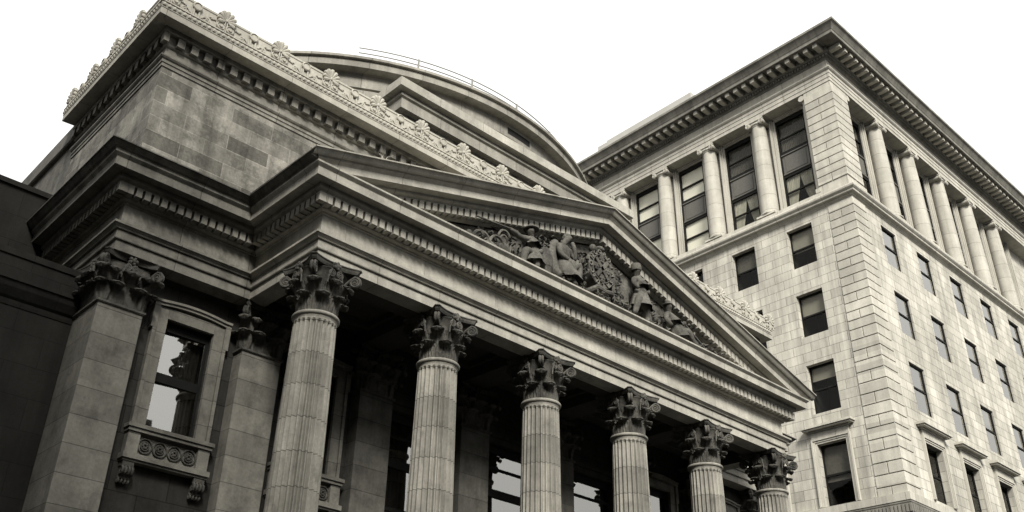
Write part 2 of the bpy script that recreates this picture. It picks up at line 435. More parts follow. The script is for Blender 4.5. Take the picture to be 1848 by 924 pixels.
H = ZA - ZN
def round_capital():
    mb = MB(); z = 0.0
    mb.lathe((0, 0), [(.44, z - .02), (.445, .05), (.45, .35), (.46, .6), (.49, .82), (.55, .98), (.60, 1.03), (.58, 1.05), (.3, 1.05)], 32)
    def fr(a, r0):
        ca, sa = math.cos(a), math.sin(a)
        return lambda lat, o, zz: ((r0 + o) * ca - lat * sa, (r0 + o) * sa + lat * ca, zz)
    for i in range(8): leaf(mb, fr(i * math.pi / 4 + math.pi / 8, .445), .40, .335, .0, .0, .95)
    for i in range(8): leaf(mb, fr(i * math.pi / 4, .45), .70, .335, .02, .03, 1.1)
    # stems and volutes
    for q in range(4):
        a = q * math.pi / 2 + math.pi / 4
        ca, sa = math.cos(a), math.sin(a)
        for sd in (-1, 1):
            F = lambda u, zz: (u * ca - sd * .035 * sa, u * sa + sd * .035 * ca, zz)
            spiral(mb, F, .80, .885, .135, 1.9, .034, 1, stem=(.50, .60))
        # leaf under the volute
        leaf(mb, fr(a, .47), .26, .20, .54, .0, .9)
        b = q * math.pi / 2
        cb, sb = math.cos(b), math.sin(b)
        for sd in (-1, 1):
            F = lambda u, zz: (.625 * cb - sd * u * sb, .625 * sb + sd * u * cb, zz)
            spiral(mb, F, .118, .885, .10, 2.0, .021, -1, stem=(.2, .62))
            mb.tube([(.50 * math.cos(b + sd * .39), .50 * math.sin(b + sd * .39), zz) for zz in (.4, .6)] + [(.545 * math.cos(b + sd * .36), .545 * math.sin(b + sd * .36), .70)], [.02, .026, .036], 8)
        mb.ball((.60 * cb, .60 * sb, 1.09), .075 + .03 * abs(sb), .075 + .03 * abs(cb), .10, 8, 6)
        for k in range(5):
            t = k * 2 * math.pi / 5
            mb.ball((.63 * cb - .07 * math.cos(t) * sb, .63 * sb + .07 * math.cos(t) * cb, 1.09 + .07 * math.sin(t)), .045, .045, .045, 6, 5)
    abacus(mb, concave(.70, .16, .17), 1.075, H)
    return mb

def flute(a, z):
    p = (a / (2 * math.pi) * 24) % 1.0
    k = 1.0
    if z > ZN - .30: k = max(0., min(1., (ZN - .20 - z) / .08))
    if p < .25: return 1.0
    q = (p - .25) / .75
    return 1 - .155 * k * math.sin(math.pi * q) ** .7

def shaft_mb():
    mb = MB(); prof = []
    z0, z1 = 2.35, ZN
    def rad(z):
        t = (z - z0) / (z1 - z0); return .555 - .075 * max(0, (t - .25) / .75) ** 1.4
    zs = [z0 + (z1 - .34 - z0) * i / 14 for i in range(15)] + [ZN - .28, ZN - .26, ZN - .24, ZN - .22, ZN - .20, ZN - .18]
    prof = [(rad(z), z) for z in zs]
    mb.lathe((0, 0), prof, 168, flute)
    r = rad(ZN)
    mb.lathe((0, 0), [(r, ZN - .18), (r, ZN - .15), (r + .015, ZN - .13), (r + .015, ZN - .115), (r + .02, ZN - .11), (r + .045, ZN - .10), (r + .06, ZN - .075), (r + .06, ZN - .045), (r + .045, ZN - .02), (r + .015, ZN - .01), (.3, ZN)], 48)
    return mb
def base_mb():
    mb = MB()
    mb.box(-.78, .78, -.78, .78, 1.8, 1.98)
    mb.lathe((0, 0), [(.70, 1.98), (.76, 2.02), (.77, 2.07), (.74, 2.12), (.66, 2.14), (.62, 2.18), (.64, 2.22), (.67, 2.25), (.66, 2.29), (.61, 2.31), (.57, 2.35), (.5, 2.36)], 40)
    return mb
colm = shaft_mb().build('column', 'shaft', bank, (CX0, CY0, 0))
capm = round_capital().build('capital', 'capital', colm, (CX0, CY0, ZN))
base_mb().build('base', 'pier', colm, (CX0, CY0, 0))
for i in range(1, 6): dup(colm, (CX0 + CS * i, CY0, 0))

# --- main wall with window openings
win_y = YW
WIN = []   # centre, half width, z0, z1, rail height, kind
for c in (-1.13, W + 1.13): WIN.append((c, .60, 8.5, 11.15, 9.78, 'ed'))
for c in (2.50, W - 2.50): WIN.append((c, .60, 8.5, 11.15, 9.78, 'ed'))
for c in (6.02, 9.47, 12.95): WIN.append((c, 1.08, 5.0, 10.8, 9.4, 'pl'))
holes = [(c - h, c + h, a, b) for c, h, a, b, r_, k in WIN]
Pm = lambda u, d, z: (u, YW + d, z)
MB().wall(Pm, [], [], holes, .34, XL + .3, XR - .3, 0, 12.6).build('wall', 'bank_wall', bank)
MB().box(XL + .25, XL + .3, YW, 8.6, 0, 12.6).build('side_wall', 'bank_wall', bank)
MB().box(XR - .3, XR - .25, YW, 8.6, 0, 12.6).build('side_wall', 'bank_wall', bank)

def bank_window(c, hw, z0, z1, rail):
    fr = MB(); y0, y1 = YW + .10, YW + .18; b = .075
    fr.box(c - hw, c - hw + b, y0, y1, z0, z1); fr.box(c + hw - b, c + hw, y0, y1, z0, z1)
    fr.box(c - hw + b, c + hw - b, y0, y1, z1 - .22, z1); fr.box(c - hw + b, c + hw - b, y0, y1, z0, z0 + .08)
    fr.box(c - hw + b, c + hw - b, y0 - .02, y1, rail - .11, rail + .11)
    if hw > 1:
        fr.box(c - hw + b, c + hw - b, y0, y1, 10.09, 10.16); fr.box(c - hw + b, c + hw - b, y0, y1, 8.14, 8.24)
    o = fr.build('window', 'frame', bank)
    ta, tb = (.034, .030) if c < 0 else (0., 0.)      # left pane turned and tipped to shift its reflection of the first column
    MB().add([(c - hw + b, y1 - .04 + ta - tb, z0 + .08), (c + hw - b, y1 - .04 - ta - tb, z0 + .08), (c + hw - b, y1 - .04 - ta + tb, z1 - .22), (c - hw + b, y1 - .04 + ta + tb, z1 - .22)], [(0, 1, 2, 3)]).build('pane', 'bank_glass', o)
    rm = MB(); d = 1.1
    rm.add([(c - hw, y1, z0), (c + hw, y1, z0), (c + hw, y1, z1), (c - hw, y1, z1), (c - hw, y1 + d, z0), (c + hw, y1 + d, z0), (c + hw, y1 + d, z1), (c - hw, y1 + d, z1)],
           [(4, 5, 6, 7), (0, 1, 5, 4), (1, 2, 6, 5), (2, 3, 7, 6), (3, 0, 4, 7)])
    rm.build('interior', 'room', o)
    cu = MB(); n = 40
    rows = [[(c - hw + .08 + (hw * 2 - .16) * i / n, y1 + .16 + .03 * math.sin(i * 1.55), zz) for i in range(n + 1)] for zz in (z0 + .05, z1 - .1)]
    cu.grid(rows, True); cu.build('curtain', 'dim_curtain', o)
    return o

def surround(o, c, hw, z0, z1, panel=True):
    """eared stone architrave, sill, carved apron panel and scroll brackets"""
    s = MB(); y = YW; T = lambda x, yy, z: (c + x, yy, z)
    for sg in (-1, 1):
        x0, x1 = sg * (hw + .005), sg * (hw + .26)
        s.box(min(x0, x1), max(x0, x1), y - .10, y - .003, z0, z1 + .26, T)
        x0, x1 = sg * (hw + .261), sg * (hw + .345)
        s.box(min(x0, x1), max(x0, x1), y - .15, y - .003, z0, z1 - .32, T)
        x0, x1 = sg * (hw + .261), sg * (hw + .40)
        s.box(min(x0, x1), max(x0, x1), y - .155, y - .003, z1 - .319, z1 + .31, T)
    s.box(-hw, hw, y - .10, y - .003, z1 + .003, z1 + .26, T)
    # segmental head moulding
    n = 12
    for (oo, za, zb) in ((.16, .262, .33), (.20, .331, .39)):
        for i in range(n):
            u0, u1 = -1 + 2 * i / n, -1 + 2 * (i + 1) / n
            lift = lambda u: .07 * max(0, 1 - (u / .8) ** 2)
            hh = hw + .40
            v = [(u * hh, yy, z1 + zz + lift(u)) for zz in (za, zb) for yy in (y - oo, y - .003) for u in (u0, u1)]
            v = [T(*p) for p in v]
            s.add(v, [(0, 1, 3, 2), (4, 6, 7, 5), (0, 4, 5, 1), (2, 3, 7, 6)])
    e = hw + .40
    s.box(-e - .04, e + .04, y - .28, y - .003, z0 - .09, z0 - .004, T)
    s.box(-e - .01, e + .01, y - .24, y - .003, z0 - .17, z0 - .092, T)
    if panel:
        for sg in (-1, 1):
            a, b = sg * (e - .02), sg * (e - .30)
            s.box(min(a, b), max(a, b), y - .20, y - .003, z0 - .66, z0 - .172, T)
        s.box(-e + .3, e - .3, y - .10, y - .003, z0 - .66, z0 - .172, T)
        s.box(-e - .03, e + .03, y - .28, y - .003, z0 - .78, z0 - .662, T)
        s.box(-e, e, y - .23, y - .003, z0 - .83, z0 - .782, T)
    so = s.build('surround', 'pier', o)
    if panel:
        p = MB(); r0 = (e - .3) / 4
        for k in range(4):
            cx = -e + .3 + r0 * (2 * k + 1)
            for rr, tw in ((r0 * .92, .020), (r0 * .55, .017)):
                p.tube([T(cx + rr * math.cos(t * math.pi / 8), y - .13, z0 - .415 + rr * math.sin(t * math.pi / 8)) for t in range(17)], tw, 6)
            for t in range(6):
                p.ball(T(cx + r0 * .28 * math.cos(t * 1.047), y - .13, z0 - .415 + r0 * .28 * math.sin(t * 1.047)), .035, .04, .035, 6, 5)
        p.build('carved_panel', 'capital', o)
        for sg in (-1, 1):
            b = MB(); bx = sg * (e - .16)
            b.box(bx - .13, bx + .13, y - .21, y - .003, z0 - .94, z0 - .832, T)
            b.box(bx - .11, bx + .11, y - .14, y - .003, z0 - 1.2, z0 - .942, T)
            for xx in (-.11, -.04, .04, .11):
                F = lambda u, zz: T(bx + xx, y - .16 + u, zz)
                spiral(b, F, -.02, z0 - 1.05, .09, 1.7, .03, -1); spiral(b, F, .06, z0 - 1.24, .06, 1.5, .026, 1)
            b.build('bracket', 'capital', o)
for c, hw, z0, z1, rail, kind in WIN:
    o = bank_window(c, hw, z0, z1, rail)
    if kind == 'ed': surround(o, c, hw, z0, z1)
    else:
        s = MB()
        for sg in (-1, 1):
            a, b = sg * (hw + .005), sg * (hw + .18)
            s.box(c + min(a, b), c + max(a, b), YW - .08, YW - .003, z0, z1 + .18)
        s.box(c - hw, c + hw, YW - .08, YW - .003, z1 + .003, z1 + .18)
        s.box(c - hw - .25, c + hw + .25, YW - .16, YW - .003, z1 + .182, z1 + .30)
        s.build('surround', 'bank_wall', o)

# --- pilasters
def pil_capital(x0, x1, y0, y1, left, right):
    mb = MB()
    mb.box(x0 + .03, x1 - .03, y0 + .03, y1, -.02, 1.05)
    mb.box(x0 - .05, x1 + .05, y0 - .05, y1, -.05, .0)
    w = x1 - x0; cxm = (x0 + x1) / 2
    fF = lambda cx: (lambda lat, o, z: (cx + lat, y0 + .02 - o, z))
    fL = lambda cy: (lambda lat, o, z: (x0 + .02 - o, cy - lat, z))
    fR = lambda cy: (lambda lat, o, z: (x1 - .02 + o, cy + lat, z))
    for u in (-.27, .27): leaf(mb, fF(cxm + u), .44, .40, .0, .0, 1.1)
    leaf(mb, fF(cxm), .74, .40, .02, .04, 1.15)
    for u in (-.40, .40): leaf(mb, fF(cxm + u), .74, .30, .02, .04, 1.1)
    spots = [(x0, y0, -1)] + [(x1, y0, 1)]
    for (px, py, sg) in spots:
        k = .7071
        F = lambda lat, o, z: (px - sg * .03 + sg * k * o + k * lat, py + .03 - k * o + sg * k * lat, z)
        leaf(mb, F, .44, .30, .0); leaf(mb, F, .76, .34, .02, .05, 1.15)
        for sd in (-1, 1):
            G = lambda u, z: (px + sg * k * u + k * sd * .035, py - k * u + sg * k * sd * .035, z)
            spiral(mb, G, .15, .885, .135, 1.9, .036, 1, stem=(-.10, .58))
    for sd in (-1, 1):
        G = lambda u, z: (cxm + sd * u, y0 - .10, z)
        spiral(mb, G, .10, .90, .09, 1.9, .028, -1, stem=(.2, .6))
        mb.tube([(cxm + sd * .2, y0, .4), (cxm + sd * .2, y0 - .03, .6), (cxm + sd * .22, y0 - .07, .70)], [.02, .028, .04], 8)
    D = y1 - y0
    for ok, fS, sg in ((left, fL, -1), (right, fR, 1)):
        if not ok: continue
        n = max(1, int(D / .45))
        for i in range(n):
            leaf(mb, fS(y0 + .32 + i * (D - .4) / max(1, n - .3)), .46, .42, .0)
        if D > .8:
            for i in range(n - 1): leaf(mb, fS(y0 + .56 + i * (D - .4) / max(1, n - .3)), .76, .42, .02, .03, 1.1)
            xx = x0 - .10 if sg < 0 else x1 + .10
            for sd in (-1, 1):
                G = lambda u, z: (xx, (y0 + y1) / 2 + sd * u, z)
                spiral(mb, G, .10, .90, .09, 1.9, .028, -1, stem=(.2, .6))
            F2 = lambda lat, o, z: ((x0 if sg < 0 else x1) + sg * .7 * o, y1 - .1 + .3 * o + lat, z)
            G = lambda u, z: ((x0 if sg < 0 else x1) + sg * u * .8, y1 - .12 + u * .4, z)
            spiral(mb, G, .10, .90, .11, 1.9, .032, 1, stem=(-.02, .62))
    # hollow-sided slab
    e = .17; pts = []
    def side(a, b, sag, n=10):
        a, b = Vector(a), Vector(b); d = (b - a); nr = Vector((d.y, -d.x)).normalized()
        return [tuple(a + d * t - nr * sag * (1 - abs(2 * t - 1) ** 2.2)) for t in [i / n for i in range(n + 1)]]
    xa, xb, ya, yb = x0 - e, x1 + e, y0 - e, (y1 if D < .8 else y1 + e * .6)
    pts += side((xa + .08, ya), (xb - .08, ya), .14) + side((xb, ya + .08), (xb, yb), .10 if right else .03) + [(xa, yb)] + side((xa, yb), (xa, ya + .08), .10 if left else .03)[1:]
    abacus(mb, pts, 1.08, H, .045)
    for k in range(5):
        t = k * 1.2566; mb.ball((cxm + .08 * math.cos(t), y0 - .08, 1.10 + .07 * math.sin(t)), .05, .06, .05, 6, 5)
    mb.ball((cxm, y0 - .10, 1.10), .05, .06, .06, 6, 5)
    if left and D > .8:
        for k in range(5):
            t = k * 1.2566; mb.ball((x0 - .08, (y0 + y1) / 2 + .08 * math.cos(t), 1.10 + .07 * math.sin(t)), .06, .05, .05, 6, 5)
    return mb
YP = 3.09
PILS = [(XL, -2.46, 4.47, True, True)] + [(.12 + 3.53 * i, 1.20 + 3.53 * i, YW, True, True) for i in range(6)] + [(W + 2.46, XR, 4.47, True, True)]
for x0, x1, y1, l, r in PILS:
    p = MB().box(x0, x1, YP, y1 - .003, 1.8, ZN - .07).box(x0 - .03, x1 + .03, YP - .03, y1 - .003, ZN - .068, ZN - .05)
    p.box(x0 - .08, x1 + .08, YP - .08, y1 - .003, 1.2, 1.8)
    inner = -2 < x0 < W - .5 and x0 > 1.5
    po = p.build('pilaster', 'shaded_pier' if inner else 'pier', bank)
    pil_capital(x0, x1, YP, y1 - .004, l, r).build('capital', 'capital', po, (0, 0, ZN))

# --- porch ceiling, podium
ce = MB()
ce.box(-.0 + .5, W - .5, .95, 3.48, 12.62, 12.75)
ce.box(.03, W - .03, .50, .96, ZA + .004, 12.7); ce.box(.03, .50, .962, YM, ZA + .004, 12.7); ce.box(W - .5, W - .03, .962, YM, ZA + .004, 12.7)
for i in range(1, 5):
    x = CX0 + CS * i; ce.box(x - .42, x + .42, .962, 3.48, ZA + .05, 12.618)
for i in range(5):
    a, b = CX0 + CS * i + .5, CX0 + CS * (i + 1) - .5
    ce.box(a, b, .97, 1.1, 12.45, 12.617); ce.box(a, b, 2.7, 2.84, 12.45, 12.617); ce.box(a, a + .12, 1.1, 2.7, 12.45, 12.617); ce.box(b - .12, b, 1.1, 2.7, 12.45, 12.617)
ce.box(XL + .5, .0, YM + .05, YW, ZA + .006, 12.7); ce.box(W, XR - .5, YM + .05, YW, ZA + .006, 12.7)
ce.build('porch_ceiling', 'soffit', bank)
pd = MB()
for i in range(9): pd.box(-1.0 - 0 * i, W + 1.0, -.9 - .36 * (8 - i), YW - .002, i * .2, (i + 1) * .2 - (0 if i == 8 else .0))
pd.build('steps', 'paving', bank)

# --- attic storey
APATH = [(XL, 8.6), (XL, 2.84), (XR, 2.84), (XR, 8.6)]
PA = lambda u, d, z: (u, 2.84 + d, z)
at = MB(); at.sweep(APATH, [(-.02, 14.2), (0, 14.2), (0, 17.40), (-.02, 17.41)], caps=False)
at.build('attic_wall', 'attic_wall', bank)
ac = MB()
ac.sweep(APATH, [(-.3, 17.39), (.03, 17.40), (.03, 17.50), (.055, 17.51), (.055, 17.60), (.09, 17.62), (.12, 17.66), (.12, 17.70), (.01, 17.72), (.01, 18.00), (.05, 18.01), (.08, 18.04), (.05, 18.05),
                 (.05, 18.33), (.18, 18.35), (.20, 18.37), (.20, 18.505), (-.3, 18.507)])
dentils(ac, APATH, range(3), .045, .185, 18.06, 18.32, .385, .20)
ac.build('attic_entablature', 'darker_trim', bank)
MB().sweep(APATH, [(.19, 18.51), (.56, 18.485), (.56, 18.665), (.575, 18.68), (.575, 18.70), (-.3, 18.705)]).build('attic_corona', 'trim', bank)
cr = MB()
cr.sweep(APATH, [(.40, 18.70), (.53, 18.702), (.55, 18.73), (.575, 18.80), (.57, 18.85), (.60, 18.86), (.60, 18.895), (.46, 18.90), (.455, 19.38), (.475, 19.40), (.475, 19.46), (.24, 19.47), (.24, 18.71)])
# egg-and-dart beads along the front and side
def along(path, i, s, o, z):
    a, b = Vector(path[i]), Vector(path[i + 1]); d = (b - a).normalized(); nr = Vector((d.y, -d.x)); p = a + d * s + nr * o
    return p, d, nr
for i, L in ((0, 5.76), (1, XR - XL)):
    n = int((L + .5) / .14)
    for k in range(n + 4):
        s_ = -.5 * (i == 1) + k * .14
        if s_ > L + .5: break
        p, d, nr = along(APATH, i, s_, .575, 0)
        cr.ball((p.x, p.y, 18.785), .05 if i else .03, .03 if i else .05, .06, 6, 4)
# carved motifs between the shells
def motif(mb, F):
    """disc on two struts with scrolls; F(u, out, z)"""
    n = 14
    ring = lambda r, o: [F(r * math.cos(2 * math.pi * k / n), o, .40 + r * math.sin(2 * math.pi * k / n)) for k in range(n)]
    mb.grid([ring(.135, 0), ring(.135, .07), ring(.11, .085), ring(.10, .06)], False, True); mb.add(ring(.10, .06), [tuple(range(n))])
    for u in (-.075, .075):
        q = [F(u + a, o, z) for z in (.03, .30) for a in (-.022, .022) for o in (0, .045)]
        mb.add(q, [(0, 1, 3, 2), (4, 6, 7, 5), (0, 4, 5, 1), (2, 3, 7, 6), (1, 5, 7, 3), (0, 2, 6, 4)])
    for sg in (-1, 1):
        mb.tube([F(sg * (.16 + .34 * t), .015 , .13 + .09 * math.sin(t * 5.2)) for t in [i / 8 for i in range(9)]], [.022] * 8 + [.03], 5)
        spiral(mb, lambda u, z: F(sg * u, .015, z), .32, .16, .075, 1.4, .02, 1, n=12)
        for u, z in ((.47, .30), (.53, .33), (.40, .32), (.24, .10), (.52, .10), (.44, .07)):
            mb.ball(F(sg * u, .01, z), .042, .035, .03, 6, 4)
def shell(mb, F):
    """fan of flutes over two rosettes; F(u, out, z), z from the foot of the crest wall"""
    n = 9
    for i in range(n):
        a = R(-24 + 228 * i / (n - 1)); ca, sa = math.cos(a), math.sin(a)
        L = .30 + .035 * sa
        pts = [F(t * L * ca * .93, .035 + .02 * t, .435 + t * L * sa) for t in (.15, .4, .65, .84, .95, 1.0)]
        mb.tube(pts, [.02, .04, .058, .066, .054, .02], 8)
    m = 18
    arc = lambda r, o: [F(r * math.cos(R(-26 + 232 * k / m)) * .93, o, .435 + r * math.sin(R(-26 + 232 * k / m)) * 1.08) for k in range(m + 1)]
    mb.grid([arc(.02, .012), arc(.285, .0), arc(.285, -.16), arc(.02, -.16)], False)
    mb.ball(F(0, .04, .44), .05, .05, .06, 8, 6)
    for sg in (-1, 1):
        cu, cz = sg * .135, .20
        ring = lambda r, o: [F(cu + r * math.cos(2 * math.pi * k / 14), o, cz + r * math.sin(2 * math.pi * k / 14)) for k in range(14)]
        mb.grid([ring(.125, 0), ring(.125, .06), ring(.105, .075), ring(.09, .05), ring(.055, .05), ring(.045, .085)], False, True); mb.add(ring(.045, .085), [tuple(range(14))])
        mb.tube([F(sg * .02, .03, .42), F(sg * .035, .05, .3), F(sg * .02, .04, .12), F(sg * .05, .03, .04)], .022, 5)
        for k in range(3): mb.ball(F(sg * (.31 + .05 * k), .015, .31 - .012 * k), .03, .03, .024, 6, 4)
SH = 1.6855; SX0 = -2.30
front_s = [SX0 + SH * k for k in range(16)]
FF = lambda cx: (lambda u, o, z: (cx + u, 2.84 - .455 - o, 18.90 + z))
FS = lambda cy: (lambda u, o, z: (XL - .455 - o, cy - u, 18.90 + z))
for x in front_s + [SX0 - SH]: motif(cr, FF(x + SH / 2)) if x < 21.7 else None
side_s = [3.96 + 1.515 * k for k in range(4)]
for y in side_s[:-1]: motif(cr, FS(y + .76))
crest = cr.build('roof_cresting', 'crest', bank)
sm = MB(); shell(sm, lambda u, o, z: (u, -o, z)); first = None
for x in front_s + [SX0 - SH * .93]:
    if first is None: first = sm.build('shell_ornament', 'crest', crest, (x, 2.84 - .455, 18.90))
    else: dup(first, (x, 2.84 - .455, 18.90))
for y in side_s: dup(first, (XL - .455, y, 18.90), -math.pi / 2)
# roof of the attic and the lower block that runs back along the side
MB().box(XL + .05, XR - .05, 2.9, 30, 18.72, 18.80).build('attic_roof', 'roof', bank)
rb = MB().box(XL, XR, 8.62, 34, 11.9, 18.08)
rb.sweep([(XL, 34), (XL, 8.601)], [(-.2, 18.082), (.10, 18.083), (.14, 18.12), (.14, 18.66), (-.2, 18.67)])
rb.build('rear_block', 'trim_dark', bank)

# --- upper block in front of the drum
UX0, UX1, UY = 3.82, 15.05, 2.80
ub = MB(); UP = [(UX0 + .45, 9.), (UX0 + .45, UY + .45), (UX1 - .45, UY + .45), (UX1 - .45, 9.)]
ub.sweep(UP, [(0, 18.7), (0, 20.40)], caps=False)
ub.build('upper_block', 'attic_wall', bank)
MB().sweep(UP, [(-.5, 20.38), (.05, 20.385), (.07, 20.42), (.20, 20.425), (.20, 20.80), (.27, 20.84), (.27, 20.90), (.22, 21.02), (.22, 21.03), (-.5, 21.035)]).build('upper_cornice', 'drum', bank)
MB().sweep(UP, [(-.5, 21.036), (.45, 21.04), (.45, 21.36), (-2, 21.40)]).build('upper_slab', 'trim', bank)

# --- drum
DC = (9.43, 14.5)
dm = MB()
dm.lathe(DC, [(3, 23.62), (11.0, 23.54), (11.05, 23.50), (11.05, 23.40), (10.95, 23.395), (10.95, 23.10), (10.62, 23.105), (10.6, 23.06), (10.6, 22.50), (10.5, 22.48), (10.5, 22.3), (10.75, 22.28), (10.75, 22.1), (10.9, 22.0), (10.9, 18.8)], 160, smooth=False)
drum = dm.build('drum', 'drum', bank)
sl = MB(); a0, a1 = math.atan2(3.9 - 14.5, .03), 0
th = [math.atan2(-10.6, 9.46 - 9.43), math.atan2(-10.53, 10.65 - 9.43)]
rows = [[(DC[0] + r * math.cos(t), DC[1] + r * math.sin(t), z) for t in (th[0], (th[0] + th[1]) / 2, th[1])] for r, z in ((10.606, 22.66), (10.606, 22.93))]
sl.grid(rows, False)
rows2 = [[(DC[0] + r * math.cos(t), DC[1] + r * math.sin(t), z) for t in (th[0], (th[0] + th[1]) / 2, th[1])] for r, z in ((10.2, 22.93), (10.2, 22.66))]
sl.grid(rows2, False)
sl.build('vent_slot', 'room', drum)
rl = MB()
A0, A1 = math.atan2(5.6 - 14.5, 3.87 - 9.43), R(-5)
for zz in (24.10, 24.32):
    rl.tube([(DC[0] + 10.5 * math.cos(A0 + (A1 - A0) * i / 60), DC[1] + 10.5 * math.sin(A0 + (A1 - A0) * i / 60), zz) for i in range(61)], .022, 5)
for i in range(1, 11):
    a = A0 + (A1 - A0) * i / 10
    x, y = DC[0] + 10.5 * math.cos(a), DC[1] + 10.5 * math.sin(a)
    rl.tube([(x, y, 23.5), (x, y, 24.35)], .04, 6)
rl.build('railing', 'rail', drum)

# --- sculpture of the pediment
def skin_fig(name, joints, bones, mat='relief', parent=bank, sub=2):
    """one continuous carved body: joints {name: (x, y, z, r)}"""
    ks = list(joints); me = bpy.data.meshes.new(name)
    me.from_pydata([joints[k][:3] for k in ks], [(ks.index(a), ks.index(b)) for a, b in bones], [])
    o = link(name, me, mat, parent)
    md = o.modifiers.new('skin', 'SKIN'); md.use_smooth_shade = True
    sv = me.skin_vertices[0].data
    for i, k in enumerate(ks): sv[i].radius = (joints[k][3], joints[k][3])
    sv[0].use_root = True
    s = o.modifiers.new('sub', 'SUBSURF'); s.levels = 1; s.render_levels = sub
    return o
def human(hip, torso, head, la, ra, ll, rl_, k=1.22, dx=0.):
    """joints for a figure; arms and legs as lists of points after the shoulder/hip"""
    J = {}; B = []
    def P(n, p, r): J[n] = (p[0] + dx, p[1], p[2], r * k)
    P('hip', hip, .185); ch = [hip[i] + (torso[i] - hip[i]) * .62 for i in range(3)]
    P('waist', [hip[i] + (torso[i] - hip[i]) * .33 for i in range(3)], .145); P('chest', ch, .185); P('neck', torso, .075)
    P('nose', [head[0] - .02, head[1] - .15, head[2] - .03], .035); B.append(('head', 'nose')); P('jaw', [torso[i] + (head[i] - torso[i]) * .45 for i in range(3)], .085); P('head', head, .115)
    top = [head[i] + (head[i] - torso[i]) * .3 for i in range(3)]; P('crown', top, .085)
    B += [('hip', 'waist'), ('waist', 'chest'), ('chest', 'neck'), ('neck', 'jaw'), ('jaw', 'head'), ('head', 'crown')]
    for nm, pts, rs, root in (('la', la, (.085, .07, .055, .05, .03), 'chest'), ('ra', ra, (.085, .07, .055, .05, .03), 'chest'), ('ll', ll, (.135, .105, .075, .06, .045), 'hip'), ('rl', rl_, (.135, .105, .075, .06, .045), 'hip')):
        last = root
        if nm[1] == 'l': pts = [[hip[q] + (pts[1][q] - hip[q]) * .5 for q in range(3)]] + pts[1:]
        for i, p in enumerate(pts):
            P(nm + str(i), p, rs[i]); B.append((last, nm + str(i))); last = nm + str(i)
    return J, B
# seated figure with outstretched arm and broad hat, left of the barrel
J, B = human((6.62, -.30, 14.58), (6.52, -.36, 15.18), (6.40, -.42, 15.40), [(6.38, -.42, 15.12), (6.0, -.48, 15.0), (5.62, -.52, 15.04), (5.50, -.52, 15.05)], [(6.68, -.42, 15.08), (6.75, -.52, 14.84), (6.55, -.58, 14.72)],
             [(6.5, -.42, 14.58), (6.16, -.52, 14.72), (6.10, -.46, 14.30), (6.0, -.54, 14.22)], [(6.68, -.46, 14.56), (6.50, -.58, 14.66), (6.55, -.55, 14.3), (6.48, -.62, 14.22)], dx=-.06)
f1 = skin_fig('seated_figure', J, B)
MB().lathe((6.38, -.43), [(.01, 15.60), (.10, 15.585), (.115, 15.50), (.22, 15.475), (.22, 15.455), (.10, 15.46)], 14).build('hat', 'relief', f1)
# seated figure in a blanket, head turned down
J, B = human((8.25, -.30, 14.75), (8.22, -.36, 15.52), (8.38, -.42, 15.78), [(8.02, -.42, 15.42), (7.98, -.52, 15.08), (8.25, -.58, 14.98)], [(8.46, -.40, 15.42), (8.62, -.50, 15.12), (8.50, -.55, 15.50), (8.45, -.52, 15.66)],
             [(8.20, -.46, 14.75), (8.42, -.62, 14.98), (8.36, -.56, 14.42), (8.46, -.64, 14.24)], [(8.42, -.42, 14.76), (8.78, -.52, 15.0), (8.72, -.48, 14.46), (8.86, -.56, 14.24)], dx=-.52)
f2 = skin_fig('seated_figure', J, B)
J = {'a': (7.43, -.22, 15.50, .16), 'b': (7.26, -.26, 15.15, .20), 'c': (7.28, -.30, 14.72, .24), 'd': (7.43, -.38, 14.36, .20), 'e': (7.70, -.46, 14.52, .16), 'f': (7.60, -.2, 15.62, .12)}
skin_fig('blanket', J, [('a', 'b'), ('b', 'c'), ('c', 'd'), ('d', 'e'), ('a', 'f')], 'relief', f2)
# half-standing figure in a tall cap, right of the arms
J, B = human((11.62, -.32, 15.08), (11.50, -.36, 15.72), (11.42, -.42, 15.94), [(11.28, -.44, 15.62), (11.12, -.54, 15.36), (11.26, -.62, 15.20)], [(11.72, -.40, 15.62), (11.86, -.48, 15.32), (11.68, -.60, 15.22)],
             [(11.52, -.46, 15.04), (11.22, -.64, 14.86), (11.06, -.60, 14.42), (10.94, -.66, 14.24)], [(11.70, -.42, 15.02), (11.62, -.58, 14.72), (11.72, -.50, 14.36), (11.62, -.62, 14.22)], dx=-.5)
f3 = skin_fig('standing_figure', J, B)
MB().lathe((10.91, -.43), [(.15, 15.93), (.17, 16.0), (.15, 16.14), (.03, 16.18)], 14).build('cap', 'relief', f3)
# reclining figure towards the right corner
J, B = human((13.15, -.34, 14.50), (12.78, -.38, 15.02), (12.72, -.44, 15.26), [(12.60, -.46, 14.96), (12.46, -.54, 14.66), (12.66, -.60, 14.50)], [(12.98, -.44, 14.94), (13.2, -.54, 14.74), (13.36, -.60, 14.86)],
             [(13.12, -.46, 14.44), (13.46, -.58, 14.62), (13.76, -.54, 14.30), (13.92, -.58, 14.26)], [(13.2, -.40, 14.46), (13.62, -.50, 14.44), (14.05, -.50, 14.27), (14.2, -.52, 14.26)], dx=-.36)
f4 = skin_fig('reclining_figure', J, B)
MB().lathe((12.35, -.45), [(.12, 15.25), (.17, 15.27), (.16, 15.30), (.10, 15.31), (.09, 15.40), (.01, 15.42)], 14).build('hat', 'relief', f4)
